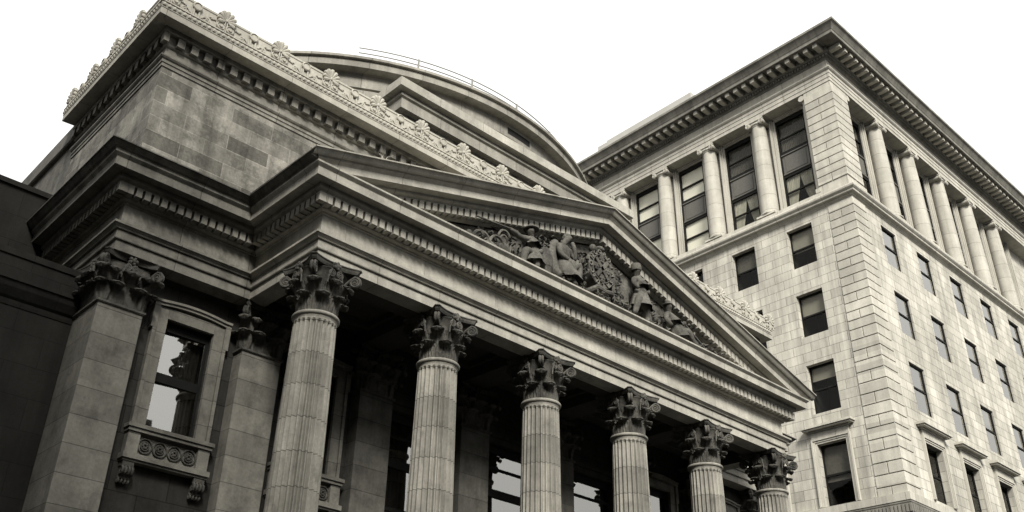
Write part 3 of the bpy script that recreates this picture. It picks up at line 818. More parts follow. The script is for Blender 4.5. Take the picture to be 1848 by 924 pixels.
# clothing of the figures: belted skirts, a coat and draped cloth with carved folds
def skirt(parent, c, r0, r1, z1, z0, lean=0., n=26):
    m = MB(); rows = []
    for i in range(7):
        t = i / 6; r = r0 + (r1 - r0) * t
        rows.append([(c[0] + lean * t + (r + .028 * t * math.sin(a * 7 + c[0])) * math.cos(a), c[1] - .10 * t + (r + .028 * t * math.sin(a * 7 + c[0])) * .8 * math.sin(a), z1 + (z0 - z1) * t + .03 * math.sin(3 * a) * t) for a in [2 * math.pi * k / n for k in range(n)]])
    m.grid(rows, True, True); m.build('clothing', 'relief', parent)
skirt(f1, (6.54, -.36), .20, .34, 14.92, 14.42, -.08); skirt(f2, (7.74, -.38), .22, .42, 15.02, 14.42, .12); skirt(f3, (11.08, -.40), .21, .40, 15.36, 14.66, -.12); skirt(f4, (12.72, -.40), .22, .34, 14.76, 14.3, .16)
skirt(f1, (6.42, -.38), .09, .25, 15.26, 14.96); skirt(f3, (11.02, -.39), .10, .27, 15.80, 15.40, .02); skirt(f4, (12.46, -.40), .10, .26, 15.06, 14.74, .1)
def hair(parent, c, r):
    m = MB()
    for k in range(9):
        a = k * .7; m.ball((c[0] + r * .6 * math.cos(a), c[1] + .04 + r * .4 * math.sin(a), c[2] + r * .35 * math.sin(a * 1.7)), r * .55, r * .55, r * .6, 7, 5)
    m.build('hair', 'relief', parent)
hair(f2, (7.88, -.40, 15.86), .13); hair(f1, (6.36, -.38, 15.44), .10); hair(f4, (12.38, -.40, 15.24), .10)
# barrel, wheel, baskets and foliage carved round the figures
MB().lathe((6.90, -.36), [(.20, 14.19), (.235, 14.3), (.265, 14.42), (.27, 14.44), (.28, 14.45), (.29, 14.62), (.28, 14.80), (.27, 14.81), (.235, 14.94), (.20, 15.03), (.18, 15.02), (.01, 15.0)], 20).build('barrel', 'relief', bank)
lf = MB(); rnd = random.Random(3)
def sprig(cx, cz, w, h, n, y=-.18, big=.11):
    for i in range(n):
        x = cx + rnd.uniform(-w, w) * .5; z = cz + rnd.uniform(0, h); yy = y - rnd.uniform(0, .22); a = rnd.uniform(0, math.pi); L = rnd.uniform(.5, 1.1) * big; wd = L * .36
        ca, sa = math.cos(a), math.sin(a)
        rows = []
        for t, q in ((-1, .1), (-.5, .8), (0, 1), (.5, .75), (1, .05)):
            rows.append([(x + ca * t * L - sa * wd * q * s_, yy - .05 * (1 - abs(s_)) - .05 * (1 - t * t), z + sa * t * L + ca * wd * q * s_) for s_ in (-1, 0, 1)])
        lf.grid(rows, True)
sprig(8.50, 14.55, .42, 1.1, 80, -.2, .09); sprig(9.7, 14.24, 1.5, .28, 70, -.36, .09); sprig(6.9, 15.0, .55, .45, 34, -.16, .09)
sprig(10.1, 14.6, .3, 1.1, 34, -.14, .09); sprig(5.9, 14.3, .5, .6, 26, -.1, .09); sprig(7.9, 14.22, 1.0, .22, 40, -.42, .08); sprig(11.6, 14.3, .8, 1.0, 46, -.1, .10); sprig(12.7, 14.25, .8, .5, 36, -.12, .10); sprig(5.0, 14.5, .9, .35, 30, -.1, .09); sprig(7.6, 15.0, .4, .8, 20, -.06, .09)
sprig(14.35, 14.25, 1.3, .22, 80, -.3, .10); sprig(13.3, 14.7, .9, .35, 24, -.14); sprig(4.9, 14.25, .9, .28, 34, -.25); sprig(12.2, 14.25, .5, .8, 26, -.12)
lf.build('carved_foliage', 'relief', bank)
ob = MB()
def arch_tube(cx, cz, rx, rz, y, tw, a0=0, a1=180, n=12):
    ob.tube([(cx + rx * math.cos(R(a0 + (a1 - a0) * i / n)), y, cz + rz * math.sin(R(a0 + (a1 - a0) * i / n))) for i in range(n + 1)], tw, 6)
arch_tube(5.50, 14.74, .24, .36, -.30, .035, 0, 360, 20); arch_tube(5.50, 14.74, .14, .22, -.28, .03, 0, 360, 16)
ob.build('carved_wheel', 'relief', bank); ob = MB()
arch_tube(4.55, 14.19, .34, .42, -.45, .045); arch_tube(5.05, 14.19, .30, .46, -.50, .04, 0, 200)
ob.ball((4.12, -.42, 14.34), .10, .10, .16); ob.ball((4.85, -.4, 14.3), .28, .16, .15); ob.ball((5.35, -.42, 14.42), .22, .14, .18)
ob.build('carved_baskets', 'relief', bank); ob = MB()
for k in range(7): ob.tube([(6.7 + .05 * k, -.25, 15.0), (6.56 + .12 * k, -.2, 15.5)], .02, 5)                           # sheaf over the barrel
ob.tube([(4.3, -.5, 14.95), (5.5, -.55, 15.05), (5.9, -.4, 15.2)], .028, 6)
ob.build('carved_sheaf', 'relief', bank); ob = MB()
for k in range(3): ob.tube([(11.45 + .12 * k, -.34, 14.2), (11.37 + .1 * k, -.26, 15.25 - .1 * k)], .035, 6)
ob.build('carved_staffs', 'relief', bank); ob = MB()
for k in range(4): ob.tube([(9.96 + .07 * k, -.34 - .02 * k, 14.35), (9.92 + .08 * k, -.30, 14.9), (9.94 + .05 * k, -.26, 15.6)], .035, 6)
ob.build('carved_stems', 'relief', bank); ob = MB()
ob.tube([(13.0, -.5, 14.9), (13.9, -.55, 14.35)], .03, 6); arch_tube(14.0, 14.22, .22, .26, -.5, .035); arch_tube(9.35, 14.25, .15, .2, -.5, .05)
ob.build('carved_scrolls', 'relief', bank); ob = MB().box(10.2, 10.68, -.26, -.10, 14.45, 15.55)
ob.build('carved_shield', 'relief', bank)
# oval coat of arms
EC, EA, EB = (9.35, 15.40), .56, .64
cs = MB(); n = 40; yb = -.34
ell = lambda k, y: [(EC[0] + EA * k * math.cos(2 * math.pi * i / n), y, EC[1] + EB * k * math.sin(2 * math.pi * i / n)) for i in range(n)]
cs.grid([ell(1.0, -.02), ell(1.0, yb - .04), ell(.97, yb - .06), ell(.94, yb - .03), ell(.74, yb - .03), ell(.72, yb - .07), ell(.68, yb - .07), ell(.66, yb), ell(.3, yb - .03), ell(.01, yb - .04)], False, True)
for s1, s2 in (((-1, 1), (1, -1)), ((-1, -1), (1, 1))):
    a = Vector((EC[0] + s1[0] * EA * .45, EC[1] + s1[1] * EB * .45)); b = Vector((EC[0] + s2[0] * EA * .45, EC[1] + s2[1] * EB * .45))
    d = (b - a).normalized(); q = Vector((-d.y, d.x)) * .06
    v = [(p.x, y, p.y) for y in (yb - .02, yb - .085) for p in (a - q, a + q, b + q, b - q)]
    cs.add(v, [(0, 1, 2, 3), (4, 7, 6, 5), (0, 4, 5, 1), (1, 5, 6, 2), (2, 6, 7, 3), (3, 7, 4, 0)])
for dx, dz in ((0, .32), (.24, 0), (-.24, 0), (0, -.32)):
    for k in range(6):
        t = k * math.pi / 3; cs.ball((EC[0] + dx + .07 * math.cos(t), yb - .06, EC[1] + dz + .085 * math.sin(t)), .045, .04, .05, 6, 5)
    cs.ball((EC[0] + dx, yb - .07, EC[1] + dz), .05, .05, .06, 6, 5)
cs.ball((EC[0] - .32, -.34, 15.98), .13, .12, .14); cs.ball((EC[0] + .05, -.3, 16.12), .16, .12, .09)
cs.tube([(EC[0] - .62, -.30, 14.44), (EC[0] - .3, -.46, 14.66), (EC[0], -.5, 14.58), (EC[0] + .3, -.46, 14.66), (EC[0] + .62, -.3, 14.44)], .09, 8)
arms = cs.build('coat_of_arms', 'relief', bank)
lt = MB()
def put_text(txt, a_start, a_end):
    for i, ch in enumerate(txt):
        a = R(a_start + (a_end - a_start) * i / (len(txt) - 1))
        cu = bpy.data.curves.new('letter', 'FONT'); cu.body = ch; cu.size = .19; cu.extrude = .02; cu.align_x = 'CENTER'; cu.align_y = 'CENTER'
        ob_ = bpy.data.objects.new('letter', cu); col.objects.link(ob_)
        me = ob_.evaluated_get(bpy.context.evaluated_depsgraph_get()).to_mesh()
        px, pz = EC[0] + EA * .845 * math.cos(a), EC[1] + EB * .845 * math.sin(a)
        th_ = math.atan2(math.sin(a) / EB, math.cos(a) / EA) - math.pi / 2; c_, s_ = math.cos(th_), math.sin(th_)
        lt.add([(px + c_ * v.co.x - s_ * v.co.y, yb - .055 - v.co.z, pz + s_ * v.co.x + c_ * v.co.y) for v in me.vertices], [tuple(p.vertices) for p in me.polygons])
        ob_.to_mesh_clear(); bpy.data.objects.remove(ob_); bpy.data.curves.remove(cu)
put_text('CONCORDIA', 205, -5); put_text('SALUS', -35, -140)
lt.build('lettering', 'letters', arms)

# dry weed rooted on the raking cornice
wd = MB(); rw = random.Random(5)
for k in range(9):
    a = rw.uniform(0, 6.3); L = rw.uniform(.16, .34); x0, z0 = .98 + rw.uniform(-.05, .05), 14.345 + (.98 + .93) * SL
    wd.tube([(x0, -.80, z0 - .03), (x0 + .25 * L * math.cos(a), -.80 + .2 * L * math.sin(a), z0 + L * .6), (x0 + .75 * L * math.cos(a), -.80 + .5 * L * math.sin(a), z0 + L * .9)], [.008, .006, .004], 4)
tag(wd.build('weed', 'crest'), 'thin dry weed rooted on top of the sloping pediment cornice, near its left end', 'weed')

# ================================================================== ANNEX on the left
an = thing('annex_building', 'near-black stone annex with plain parapet adjoining the bank on its left', 'building', (-9, 7, 0))
MB().box(-26, XL + .24, 4.5, 12, 0, 11.30).build('wall', 'annex', an)
MB().sweep([(-26, 4.5), (XL - .005, 4.5)], [(-.2, 10.72), (.02, 10.73), (.04, 10.80), (.05, 10.86), (.10, 10.90), (.22, 11.08), (.26, 11.20), (.30, 11.22), (.30, 11.31), (.06, 11.36), (.06, 11.86), (.10, 11.88), (.10, 12.03), (-.4, 12.04)]).build('parapet', 'annex', an)
MB().box(-26, XL - .003, 7.4, 20, 11.0, 15.2).box(-26, XL - .003, 7.33, 20, 15.2, 15.34).build('upper_storey', 'annex', an)

# ================================================================== OFFICE BUILDING on the right
TX, TY = 38.0, 4.724
aF, aL = R(.23), R(-1.67)
DA = Vector((math.cos(aF), math.sin(aF))); DB = Vector((-math.sin(aL), math.cos(aL)))
def T2(a, b, z): p = Vector((TX, TY)) + DA * a + DB * b; return (p.x, p.y, z)
off = thing('office_building', 'tall pale limestone office block with quoined corner and upper colonnade, behind the bank', 'building', (TX + 10, TY + 10, 0))
LB, LA_ = 34.0, 46.0
PL = lambda u, d, z: T2(d, -u, z)            # left face: u = -b
PF = lambda u, d, z: T2(u, d, z)             # front face: u = a
Lw = [3.63 + 4.06 * k for k in range(7)]; Fw = [4.08 + 4.47 * k for k in range(6)]
ROWS = [(30.27, 32.94), (25.80, 28.50), (21.15, 24.05)]
hl, hf = [], []
for b in Lw:
    for z0, z1 in ROWS: hl.append((-b - .86, -b + .86, z0, z1))
    hl.append((-b - .86, -b + .86, 16.05, 19.42))
for a in Fw:
    for z0, z1 in ROWS: hf.append((a - .90, a + .90, z0, z1))
    hf.append((a - .97, a + .97, 16.25, 19.33))
wl = MB()
wl.wall(PL, [], [], hl, .62, -LB, -.02, 0, 33.56); wl.wall(PF, [], [], hf, .62, .02, LA_, 0, 33.56)
# recessed wall of the colonnade
UZ0, UZ1 = 35.15, 42.0
hl2 = [(-b - 1.08, -b + 1.08, UZ0, UZ1) for b in Lw]; hf2 = [(a - 1.12, a + 1.12, UZ0, UZ1) for a in Fw]
PL2 = lambda u, d, z: T2(.95 + d, -u, z); PF2 = lambda u, d, z: T2(u, .95 + d, z)
wl.wall(PL2, [], [], hl2, .22, -LB, -1.9, 33.6, 42.3); wl.wall(PF2, [], [], hf2, .22, 1.9, LA_, 33.6, 42.3)
wl.build('wall', 'tower', off)
# moulded jamb strips beside each tall window
js = MB()
for PP, cs_, hw in ((PL2, [-b for b in Lw], 1.08), (PF2, Fw, 1.12)):
    for c in cs_:
        for sg in (-1, 1):
            for x0, x1, d in ((.004, .10, -.05), (.104, .22, -.14), (.224, .34, -.22)):
                u0, u1 = c + sg * (hw + x0), c + sg * (hw + x1); u0, u1 = min(u0, u1), max(u0, u1)
                v = [PP(u, dd, z) for z in (34.3, UZ1 + x1) for dd in (d, -.003) for u in (u0, u1)]
                js.add(v, [(0, 1, 3, 2), (4, 6, 7, 5), (0, 4, 5, 1), (2, 3, 7, 6), (1, 5, 7, 3), (0, 2, 6, 4)])
        for x0, x1, d in ((.004, .10, -.05), (.104, .22, -.14)):
            v = [PP(u, dd, z) for z in (UZ1 + x0, UZ1 + x1) for dd in (d, -.003) for u in (c - hw, c + hw)]
            js.add(v, [(0, 1, 3, 2), (4, 6, 7, 5), (0, 4, 5, 1), (2, 3, 7, 6), (1, 5, 7, 3), (0, 2, 6, 4)])
js.build('window_jambs', 'tower_trim', off)
# quoins
qn = MB(); g_ = .026
def quoin(z0, z1, wL, wF, split, P=.055):
    z0 += g_; z1 -= g_
    def blk(face, u0, u1):
        if face == 'L':
            qn.bbox(-u1, -u0, -P, -.004, z0, z1, .012, lambda u, d, z: T2(d, -u, z))
        else:
            qn.bbox(u0, u1, -P, -.004, z0, z1, .012, lambda u, d, z: T2(u, d, z))
    if split:
        blk('L', -P, wL * .5 - g_); blk('L', wL * .5 + g_, wL); blk('F', .0, wF * .52 - g_); blk('F', wF * .52 + g_, wF)
    else:
        blk('L', -P, wL); blk('F', 0., wF)
z = 33.50; k = 0
while z > 16.0:
    h = .548 if z > 25.4 else .632
    quoin(max(z - h, 15.7), z, 1.54, 1.47, k % 2); z -= h; k += 1
qn.build('corner_quoins', 'quoin', off); qn = MB()
z = 35.05; k = 1
while z < 41.8:
    quoin(z, z + .567, 1.90, 1.88, k % 2); z += .567; k += 1
qn.build('corner_quoins', 'quoin', off)
MB().box(0, 1.93, 0, 1.90, 34.0, 42.2, lambda a, b, z: T2(a, b, z)).build('corner_pier', 'tower_trim', off)
TP = [T2(0, LB, 0)[:2], T2(0, 0, 0)[:2], T2(LA_, 0, 0)[:2]]
MB().sweep(TP, [(-.4, 33.50), (.02, 33.505), (.05, 33.56), (.10, 33.60), (.12, 33.66), (.30, 33.72), (.32, 33.76), (.32, 33.83), (.36, 33.86), (.44, 33.95), (.46, 34.05), (.43, 34.14), (.34, 34.20), (.06, 34.23), (.05, 34.62), (.02, 34.64), (-1.2, 34.66)]).build('belt_course', 'tower_trim', off)
MB().sweep(TP, [(-1.2, 42.24), (.03, 42.245), (.03, 42.50), (.06, 42.51), (.06, 42.80), (.09, 42.81), (.09, 43.02), (.16, 43.08), (.22, 43.16), (.22, 43.24), (.0, 43.26), (.0, 43.96), (-.3, 43.97)]).build('entablature', 'tower_trim', off)
tc = MB()
tc.sweep(TP, [(-.3, 43.9), (.02, 43.91), (.08, 43.97), (.10, 44.02), (.16, 44.03), (.16, 44.22), (.30, 44.24), (.36, 44.30), (.36, 44.66), (1.22, 44.64), (1.28, 44.60), (1.30, 44.62), (1.30, 44.84), (1.33, 44.87), (1.38, 44.98), (1.50, 45.20), (1.58, 45.28), (1.62, 45.30), (1.62, 45.47), (-.4, 45.50)])
dentils(tc, TP, (0, 1), .15, .27, 44.04, 44.21, .205, .115)
tc.build('cornice', 'tower_cornice', off)
md = MB(); dentils(md, TP, (0, 1), .34, 1.10, 44.32, 44.62, .672, .30, corner=.12)
md.build('modillions', 'tower_trim', off)
MB().sweep(TP, [(-.4, 15.58), (.16, 15.60), (.18, 15.98), (.02, 16.02), (-.3, 16.04)]).build('base_course', 'tower_trim', off)
bo = MB(); bo.sweep(TP, [(-.3, 14.2), (.03, 14.3), (.05, 14.9), (.10, 15.0), (.10, 15.45), (.13, 15.5), (.13, 15.59), (-.3, 15.595)])
dentils(bo, TP, (0, 1), .09, .15, 15.02, 15.44, .20, .12)
bo.build('carved_band', 'tower_cornice', off)
MB().box(.5, LA_, .5, LB, 45.0, 45.46, lambda a, b, z: T2(a, b, z)).build('roof', 'roof', off)
MB().box(1.5, 6, 11.5, 20.0, 45.4, 48.98, lambda a, b, z: T2(a, b, z)).box(1.5, 6, 20.02, 21.0, 45.4, 48.86, lambda a, b, z: T2(a, b, z)).build('penthouse', 'pent', off)

# columns of the colonnade (Ionic, engaged)
def ionic():
    s = MB(); r0, r1 = .555, .455; z0, z1 = 34.95, 41.72
    s.lathe((0, 0), [(r0 - (r0 - r1) * (i / 10) ** 1.5, z0 + (z1 - z0) * i / 10) for i in range(11)] + [(r1 + .03, z1 + .02), (r1 + .04, z1 + .06), (r1, z1 + .08), (r1 - .03, z1 + .2)], 40)
    c = MB()
    c.lathe((0, 0), [(r1 - .02, 41.78), (r1 + .03, 41.80), (r1 + .10, 41.90), (r1 + .08, 41.96), (.3, 41.97)], 32)
    c.box(-.66, .66, -.54, .50, 42.10, 42.24)
    c.box(-.52, .52, -.48, .50, 41.97, 42.10)
    for sg in (-1, 1):
        rows = []
        for y, r in ((-.54, .185), (-.50, .195), (-.3, .17), (0, .14), (.3, .17), (.5, .19)):
            rows.append([(sg * .50 + r * math.cos(t * math.pi / 8), y, 41.93 + r * math.sin(t * math.pi / 8)) for t in range(16)])
        c.grid(rows, True, True); c.add(rows[0], [tuple(range(16))])
        spiral(c, lambda u, z: (sg * u, -.55, z), .50, 41.93, .155, 2., .026, 1)
    b = MB()
    b.box(-.68, .68, -.60, .60, 34.66, 34.78)
    b.lathe((0, 0), [(.63, 34.78), (.68, 34.82), (.68, 34.87), (.63, 34.91), (.575, 34.93), (.595, 34.96), (.555, 34.99)], 32)
    return s, c, b
s, c, b = ionic(); icol = None
spots = [(T2(.50, x, 0), math.pi * 1.5 + aL) for x in [5.66 + 4.06 * k for k in range(6)]] + [(T2(x, .50, 0), aF) for x in [6.32 + 4.47 * k for k in range(5)]]
for p, rot in spots:
    if icol is None:
        icol = s.build('column', 'tower_shaft', off, (p[0], p[1], 0), rot)
        c.build('capital', 'tower_trim', icol, (p[0], p[1], 0), rot); b.build('base', 'tower_trim', icol, (p[0], p[1], 0), rot)
    else: dup(icol, (p[0], p[1], 0), rot)
# half-scrolls and half-bases where the colonnade meets the corner pier
hs = MB()
for tf, u in ((PL, -1.93), (PF, 1.93)):
    sg = 1 if tf is PF else -1
    v0 = []
    for d, r in ((-.02, .21), (.2, .18), (.6, .2)):
        v0.append([tf(u + sg * .16 + r * math.cos(t * math.pi / 8), d, 41.95 + r * math.sin(t * math.pi / 8)) for t in range(16)])
    hs.grid(v0, True, True); hs.add(v0[0], [tuple(range(16))])
    v = [tf(u + sg * e, d, z) for z in (34.66, 34.95) for d in (-.05, .6) for e in (-.12, .2)]
    hs.add(v, [(0, 1, 3, 2), (4, 6, 7, 5), (0, 4, 5, 1), (2, 3, 7, 6), (1, 5, 7, 3), (0, 2, 6, 4)])
    v = [tf(u + sg * e, d, z) for z in (34.95, 41.9) for d in (.10, .9) for e in (0.001, .16)]
    hs.add(v, [(0, 1, 3, 2), (4, 6, 7, 5), (0, 4, 5, 1), (2, 3, 7, 6), (1, 5, 7, 3), (0, 2, 6, 4)])
hs.build('pier_scrolls', 'tower_trim', off)

# windows: local x along the wall, local y inwards, origin at the middle of the sill
def office_window(hw, h, shade=None, loc=(0, 0, 0), rot=0., y=.30, gm='dull_glass'):
    f = MB(); b = .07
    f.box(-hw, -hw + b, y, y + .08, 0, h); f.box(hw - b, hw, y, y + .08, 0, h); f.box(-hw + b, hw - b, y, y + .08, h - .10, h); f.box(-hw + b, hw - b, y, y + .08, 0, .09)
    f.box(-hw + b, hw - b, y - .02, y + .08, h * .5 - .05, h * .5 + .05)
    o = f.build('window', 'frame', off, loc, rot)
    MB().add([(-hw + b, y + .058, h * .5), (hw - b, y + .058, h * .5), (hw - b, y + .058, h - .1), (-hw + b, y + .058, h - .1)], [(0, 1, 2, 3)]).build('pane', gm, o, loc, rot)
    MB().add([(-hw + b, y + .032, .09), (hw - b, y + .032, .09), (hw - b, y + .032, h * .5), (-hw + b, y + .032, h * .5)], [(0, 1, 2, 3)]).build('pane', gm, o, loc, rot)
    rm = MB(); y1 = y + .081; d = 1.6
    rm.add([(-hw, y1, 0), (hw, y1, 0), (hw, y1, h), (-hw, y1, h), (-hw, y1 + d, 0), (hw, y1 + d, 0), (hw, y1 + d, h), (-hw, y1 + d, h)], [(4, 5, 6, 7), (0, 1, 5, 4), (1, 2, 6, 5), (2, 3, 7, 6), (3, 0, 4, 7)])
    rm.build('interior', 'room', o, loc, rot)
    if shade: MB().box(-hw + .05, hw - .05, y + .12, y + .125, h * (1 - shade[1]), h - .02).build('blind', shade[0], o, loc, rot)
    return o
def at_L(b, z): p = T2(0, b, z); return p, -math.pi / 2 + aL
def at_F(a, z): p = T2(a, 0, z); return p, aF
protos = {}
def place(key, make, loc, rot):
    if key not in protos: protos[key] = make(loc, rot); return protos[key]
    return dup(protos[key], loc, rot)
shL = {(0, 0): ('shade', .55), (0, 1): ('shade', .5), (0, 2): ('shade', .3), (1, 0): ('sheer', .5)}
for i, b in enumerate(Lw):
    for j, (z0, z1) in enumerate(ROWS):
        sh = shL.get((i, j)); p, r = at_L(b, z0)
        place(('L', j, sh), lambda l, r: office_window(.86, z1 - z0, sh, l, r), p, r)
    p, r = at_L(b, 16.05); place('L4', lambda l, r: office_window(.86, 19.42 - 16.05, ('sheer', .6), l, r), p, r)
shF = {(1, 2): ('sheer', .4), (2, 2): ('sheer', .35)}
for i, a in enumerate(Fw):
    for j, (z0, z1) in enumerate(ROWS):
        sh = shF.get((i, j)); p, r = at_F(a, z0)
        place(('F', j, sh), lambda l, r: office_window(.90, z1 - z0, sh, l, r, .10, 'glass'), p, r)
    p, r = at_F(a, 16.25); place('F4', lambda l, r: office_window(.97, 19.33 - 16.25, None, l, r), p, r)

# tall two-storey windows of the colonnade
def tall_window(hw, mode, loc, rot):
    gm = 'dull_glass'
    f = MB(); h = UZ1 - UZ0; y = .04; b = .12
    f.box(-hw, -hw + b, y, y + .14, 0, h); f.box(hw - b, hw, y, y + .14, 0, h)
    f.box(-hw + b, hw - b, y, y + .14, h - .30, h); f.box(-hw + b, hw - b, y - .04, y + .14, 0, .14)
    for zz, t in ((1.14, .05), (2.42, .10), (4.20, .12), (5.35, .045)):
        f.box(-hw + b, hw - b, y + .02, y + .13, zz - t, zz + t)
    o = f.build('tall_window', 'frame', off, loc, rot)
    sp = MB(); sp.box(-hw + b, hw - b, y + .05, y + .12, 2.521, 4.079); sp.box(-hw + b + .2, hw - b - .2, y + .02, y + .05, 2.72, 3.9); sp.box(-hw + b, hw - b, y - .03, y + .05, 4.0, 4.078); sp.box(-hw + b, hw - b, y - .03, y + .05, 2.522, 2.62)
    sp.build('spandrel', 'bronze', o, loc, rot)
    MB().add([(-hw + b, y + .09, .14), (hw - b, y + .09, .14), (hw - b, y + .09, 2.32), (-hw + b, y + .09, 2.32)], [(0, 1, 2, 3)]).build('pane', gm, o, loc, rot)
    MB().add([(-hw + b, y + .09, 4.32), (hw - b, y + .09, 4.32), (hw - b, y + .09, h - .30), (-hw + b, y + .09, h - .30)], [(0, 1, 2, 3)]).build('pane', gm, o, loc, rot)
    rm = MB(); y1 = y + .141; d = 1.6
    rm.add([(-hw, y1, 0), (hw, y1, 0), (hw, y1, h), (-hw, y1, h), (-hw, y1 + d, 0), (hw, y1 + d, 0), (hw, y1 + d, h), (-hw, y1 + d, h)], [(4, 5, 6, 7), (0, 1, 5, 4), (1, 2, 6, 5), (2, 3, 7, 6), (3, 0, 4, 7)])
    rm.build('interior', 'room', o, loc, rot)
    if mode == 'drapes':
        c = MB()
        for sg in (-1, 1):
            rows = []
            for t in [i / 8 for i in range(9)]:
                zz = 2.36 - 2.2 * t; wdt = .98 * (1 - .45 * t ** 1.3) if sg else 0
                rows.append([(sg * (hw - .1 - wdt * i / 24), y + .20 + .035 * math.sin(i * 1.9), zz) for i in range(25)])
            c.grid(rows, True)
        c.build('curtain', 'curtain', o, loc, rot)
        c = MB(); rows = [[(-hw + .1 + (2 * hw - .2) * i / 60, y + .22 + .03 * math.sin(i * 1.7), zz) for i in range(61)] for zz in (4.3, h - .1)]
        c.grid(rows, True); c.build('sheer_curtain', 'sheer', o, loc, rot)
    elif mode == 'blinds':
        MB().box(-hw + .1, hw - .1, y + .16, y + .165, .1, 2.36).box(-hw + .1, hw - .1, y + .16, y + .165, 4.25, h - .1).build('blind', 'blind', o, loc, rot)
    else:
        MB().box(-hw + .1, hw - .1, y + .16, y + .165, 5.2, h - .1).build('blind', 'sheer', o, loc, rot)
    return o
for i, b in enumerate(Lw):
    p = T2(.95, b, UZ0); mode = 'drapes' if i < 2 else 'blinds'
    place(('TL', mode), lambda l, r: tall_window(1.08, mode, l, r), p, -math.pi / 2 + aL)
for i, a in enumerate(Fw):
    p = T2(a, .95, UZ0); place('TF', lambda l, r: tall_window(1.12, 'plain', l, r), p, aF)

# framed lower windows: architrave and hood on the wall
def hood_frame(hw, h, loc, rot):
    s = MB()
    for sg in (-1, 1):
        for x0, x1, d in ((.0, .10, .06), (.102, .20, .10), (.202, .30, .15)):
            a, b = sg * (hw + x0 + .004), sg * (hw + x1)
            s.box(min(a, b), max(a, b), -d, -.003, -.02, h + x1)
    for x0, x1, d in ((.004, .10, .06), (.102, .20, .10), (.202, .30, .15)): s.box(-hw - x0, hw + x0, -d, -.003, h + x0, h + x1)
    s.box(-hw - .26, hw + .26, -.12, -.003, h + .302, h + .66)
    s.box(-hw - .36, hw + .36, -.22, -.003, h + .662, h + .74)
    s.box(-hw - .58, hw + .58, -.42, -.003, h + .742, h + .83); s.box(-hw - .66, hw + .66, -.50, -.003, h + .832, h + .95)
    return s.build('window_hood', 'tower_trim', off, loc, rot)
for b in Lw:
    p, r = at_L(b, 16.05); place('hL', lambda l, r: hood_frame(.86, 3.37, l, r), p, r)
for a in Fw:
    p, r = at_F(a, 16.25); place('hF', lambda l, r: hood_frame(.97, 3.08, l, r), p, r)

# ================================================================== SETTING
g = MB().add([(-600, -600, 0), (900, -600, 0), (900, 900, 0), (-600, 900, 0)], [(0, 1, 2, 3)]).build('ground', 'asphalt')
tag(g, kind='structure')
pv = MB().box(-30, 30.5, -8.5, 40, .0, .13).build('pavement', 'paving'); tag(pv, kind='structure')
pv2 = MB().box(35., 90, 1.0, 45, .0, .13).build('pavement', 'paving'); tag(pv2, kind='structure')

# unseen buildings added to close off low sky; they also stand in window reflections
def block(name, label, mat, x0, x1, y0, y1, h, side, n, rows):
    t = thing(name, label, 'building', ((x0 + x1) / 2, (y0 + y1) / 2, 0))
    hol = []
    L = (x1 - x0) if side == 'N' else (y1 - y0); st = L / n
    for i in range(n):
        for j in range(rows):
            z = 1.2 + j * (h - 2.2) / rows; hol.append((i * st + st * .28, i * st + st * .72, z, z + (h - 2.2) / rows * .62))
    P = (lambda u, d, z: (x1 - u, y1 - d, z)) if side == 'N' else (lambda u, d, z: (x1 - d, y0 + u, z))
    b = MB().wall(P, [], [], hol, .3, 0, L, 0, h)
    if side == 'N': b.box(x0, x1, y0, y1 - .9, 0, h - .01)
    else: b.box(x0, x1 - .9, y0, y1, 0, h - .01)
    b.build('wall', mat, t)
    e = .5
    MB().box(x0 - e, x1 + e, y0 - e, y1 + e, h, h + .9).build('cornice', mat, t)
    gl = MB()
    for q in hol:
        v = [P(u, .28, z) for u, z in ((q[0], q[2]), (q[1], q[2]), (q[1], q[3]), (q[0], q[3]))]
        o = MB().add(v, [(0, 1, 2, 3)]).build('window', 'room', t) if len([c for c in t.children]) < 90 else None
block('added_terrace', 'plain dark stone building added behind the viewer to close off low sky, seen only mirrored in window glass', 'facing', -70, 12, -64, -48, 28, 'N', 12, 6)
block('added_corner_block', 'low dark stone building added behind the viewer, far right, to close off low sky', 'facing', 14, 80, -66, -44, 17, 'N', 10, 4)
block('side_shade_block', 'tall dark block added outside the frame on the left to shade the bank', 'facing', -62, -26, -44, 2, 44, 'E', 8, 11)  # height chosen to shade the bank's left and leave the office block lit

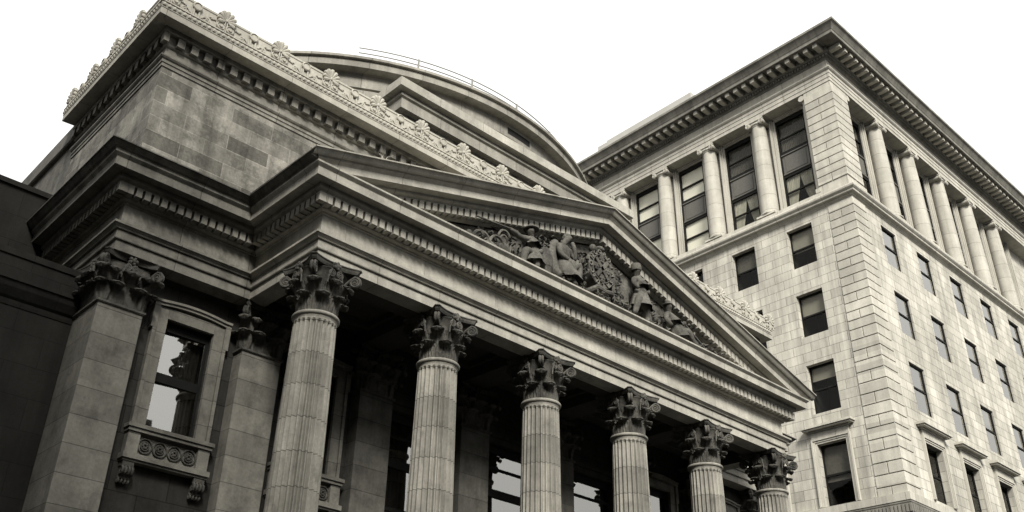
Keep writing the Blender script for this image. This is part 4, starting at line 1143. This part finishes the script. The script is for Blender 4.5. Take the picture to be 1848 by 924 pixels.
# ------------------------------------------------------------------ light
SUN_EL, SUN_AZ = 37., 214.            # azimuth clockwise from +Y (north) in plan
w = bpy.data.worlds.new('World'); sc.world = w; w.use_nodes = True
nt = w.node_tree
for n in list(nt.nodes): nt.nodes.remove(n)
N = NT(nt); out = N.n('ShaderNodeOutputWorld'); bg = N.n('ShaderNodeBackground')
sky = N.n('ShaderNodeTexSky', sky_type='NISHITA'); sky.sun_disc = False
sky.sun_elevation = R(SUN_EL); sky.sun_rotation = R(SUN_AZ); sky.dust_density = 4.; sky.air_density = 1.
bw = N.n('ShaderNodeRGBToBW'); N.l(sky.outputs[0], bw.inputs[0])
mx = N.n('ShaderNodeMix', data_type='RGBA'); mx.inputs[0].default_value = .72      # thick even cloud over the sky
cc = N.n('ShaderNodeCombineColor')
for i in range(3): N.l(bw.outputs[0], cc.inputs[i])
N.l(cc.outputs[0], mx.inputs[6]); mx.inputs[7].default_value = (10.5, 10.45, 10.2, 1)
tc_ = N.n('ShaderNodeTexCoord'); sx = N.n('ShaderNodeSeparateXYZ'); N.l(tc_.outputs['Generated'], sx.inputs[0])
N.l(N.mul(mx.outputs[2], N.ramp(sx.outputs[2], 0., 1., .55, 1.5)), bg.inputs[0]); bg.inputs[1].default_value = .068
N.l(bg.outputs[0], out.inputs[0])
sd = bpy.data.lights.new('sun', 'SUN'); sd.energy = 2.9; sd.angle = R(16); sd.color = (1., .965, .9)
so = bpy.data.objects.new('sun', sd); col.objects.link(so); so.location = (0, 0, 80)
dirv = Vector((math.sin(R(SUN_AZ)) * math.cos(R(SUN_EL)), math.cos(R(SUN_AZ)) * math.cos(R(SUN_EL)), math.sin(R(SUN_EL))))
so.rotation_euler = dirv.to_track_quat('Z', 'Y').to_euler()

# ------------------------------------------------------------------ camera
cd = bpy.data.cameras.new('camera'); cam = bpy.data.objects.new('camera', cd); col.objects.link(cam)
F_, CXp, CYp = 1748.733, 833.466, 439.733
yaw, pit, rol = R(-40.188), R(30.082), R(2.771)
f = Vector((math.sin(-yaw) * math.cos(pit), math.cos(-yaw) * math.cos(pit), math.sin(pit)))
r0 = Vector((math.cos(yaw), math.sin(yaw), 0)); u0 = r0.cross(f)
rt = r0 * math.cos(rol) + u0 * math.sin(rol); up = -r0 * math.sin(rol) + u0 * math.cos(rol)
mw = Matrix(((rt.x, up.x, -f.x, -9.884), (rt.y, up.y, -f.y, -16.741), (rt.z, up.z, -f.z, 1.6), (0, 0, 0, 1)))
cam.matrix_world = mw
cd.sensor_width = 36; cd.lens = F_ / 1848 * 36
cd.shift_x = (924 - CXp) / 1848; cd.shift_y = (CYp - 462) / 1848
cd.clip_start = .1; cd.clip_end = 3000
sc.camera = cam
vs = sc.view_settings
vs.view_transform = 'Standard'; vs.look = 'None'; vs.exposure = 1.14; vs.gamma = 1.; vs.use_curve_mapping = False
sc.cycles.diffuse_bounces = 1
sc.render.resolution_x = 1024; sc.render.resolution_y = 512
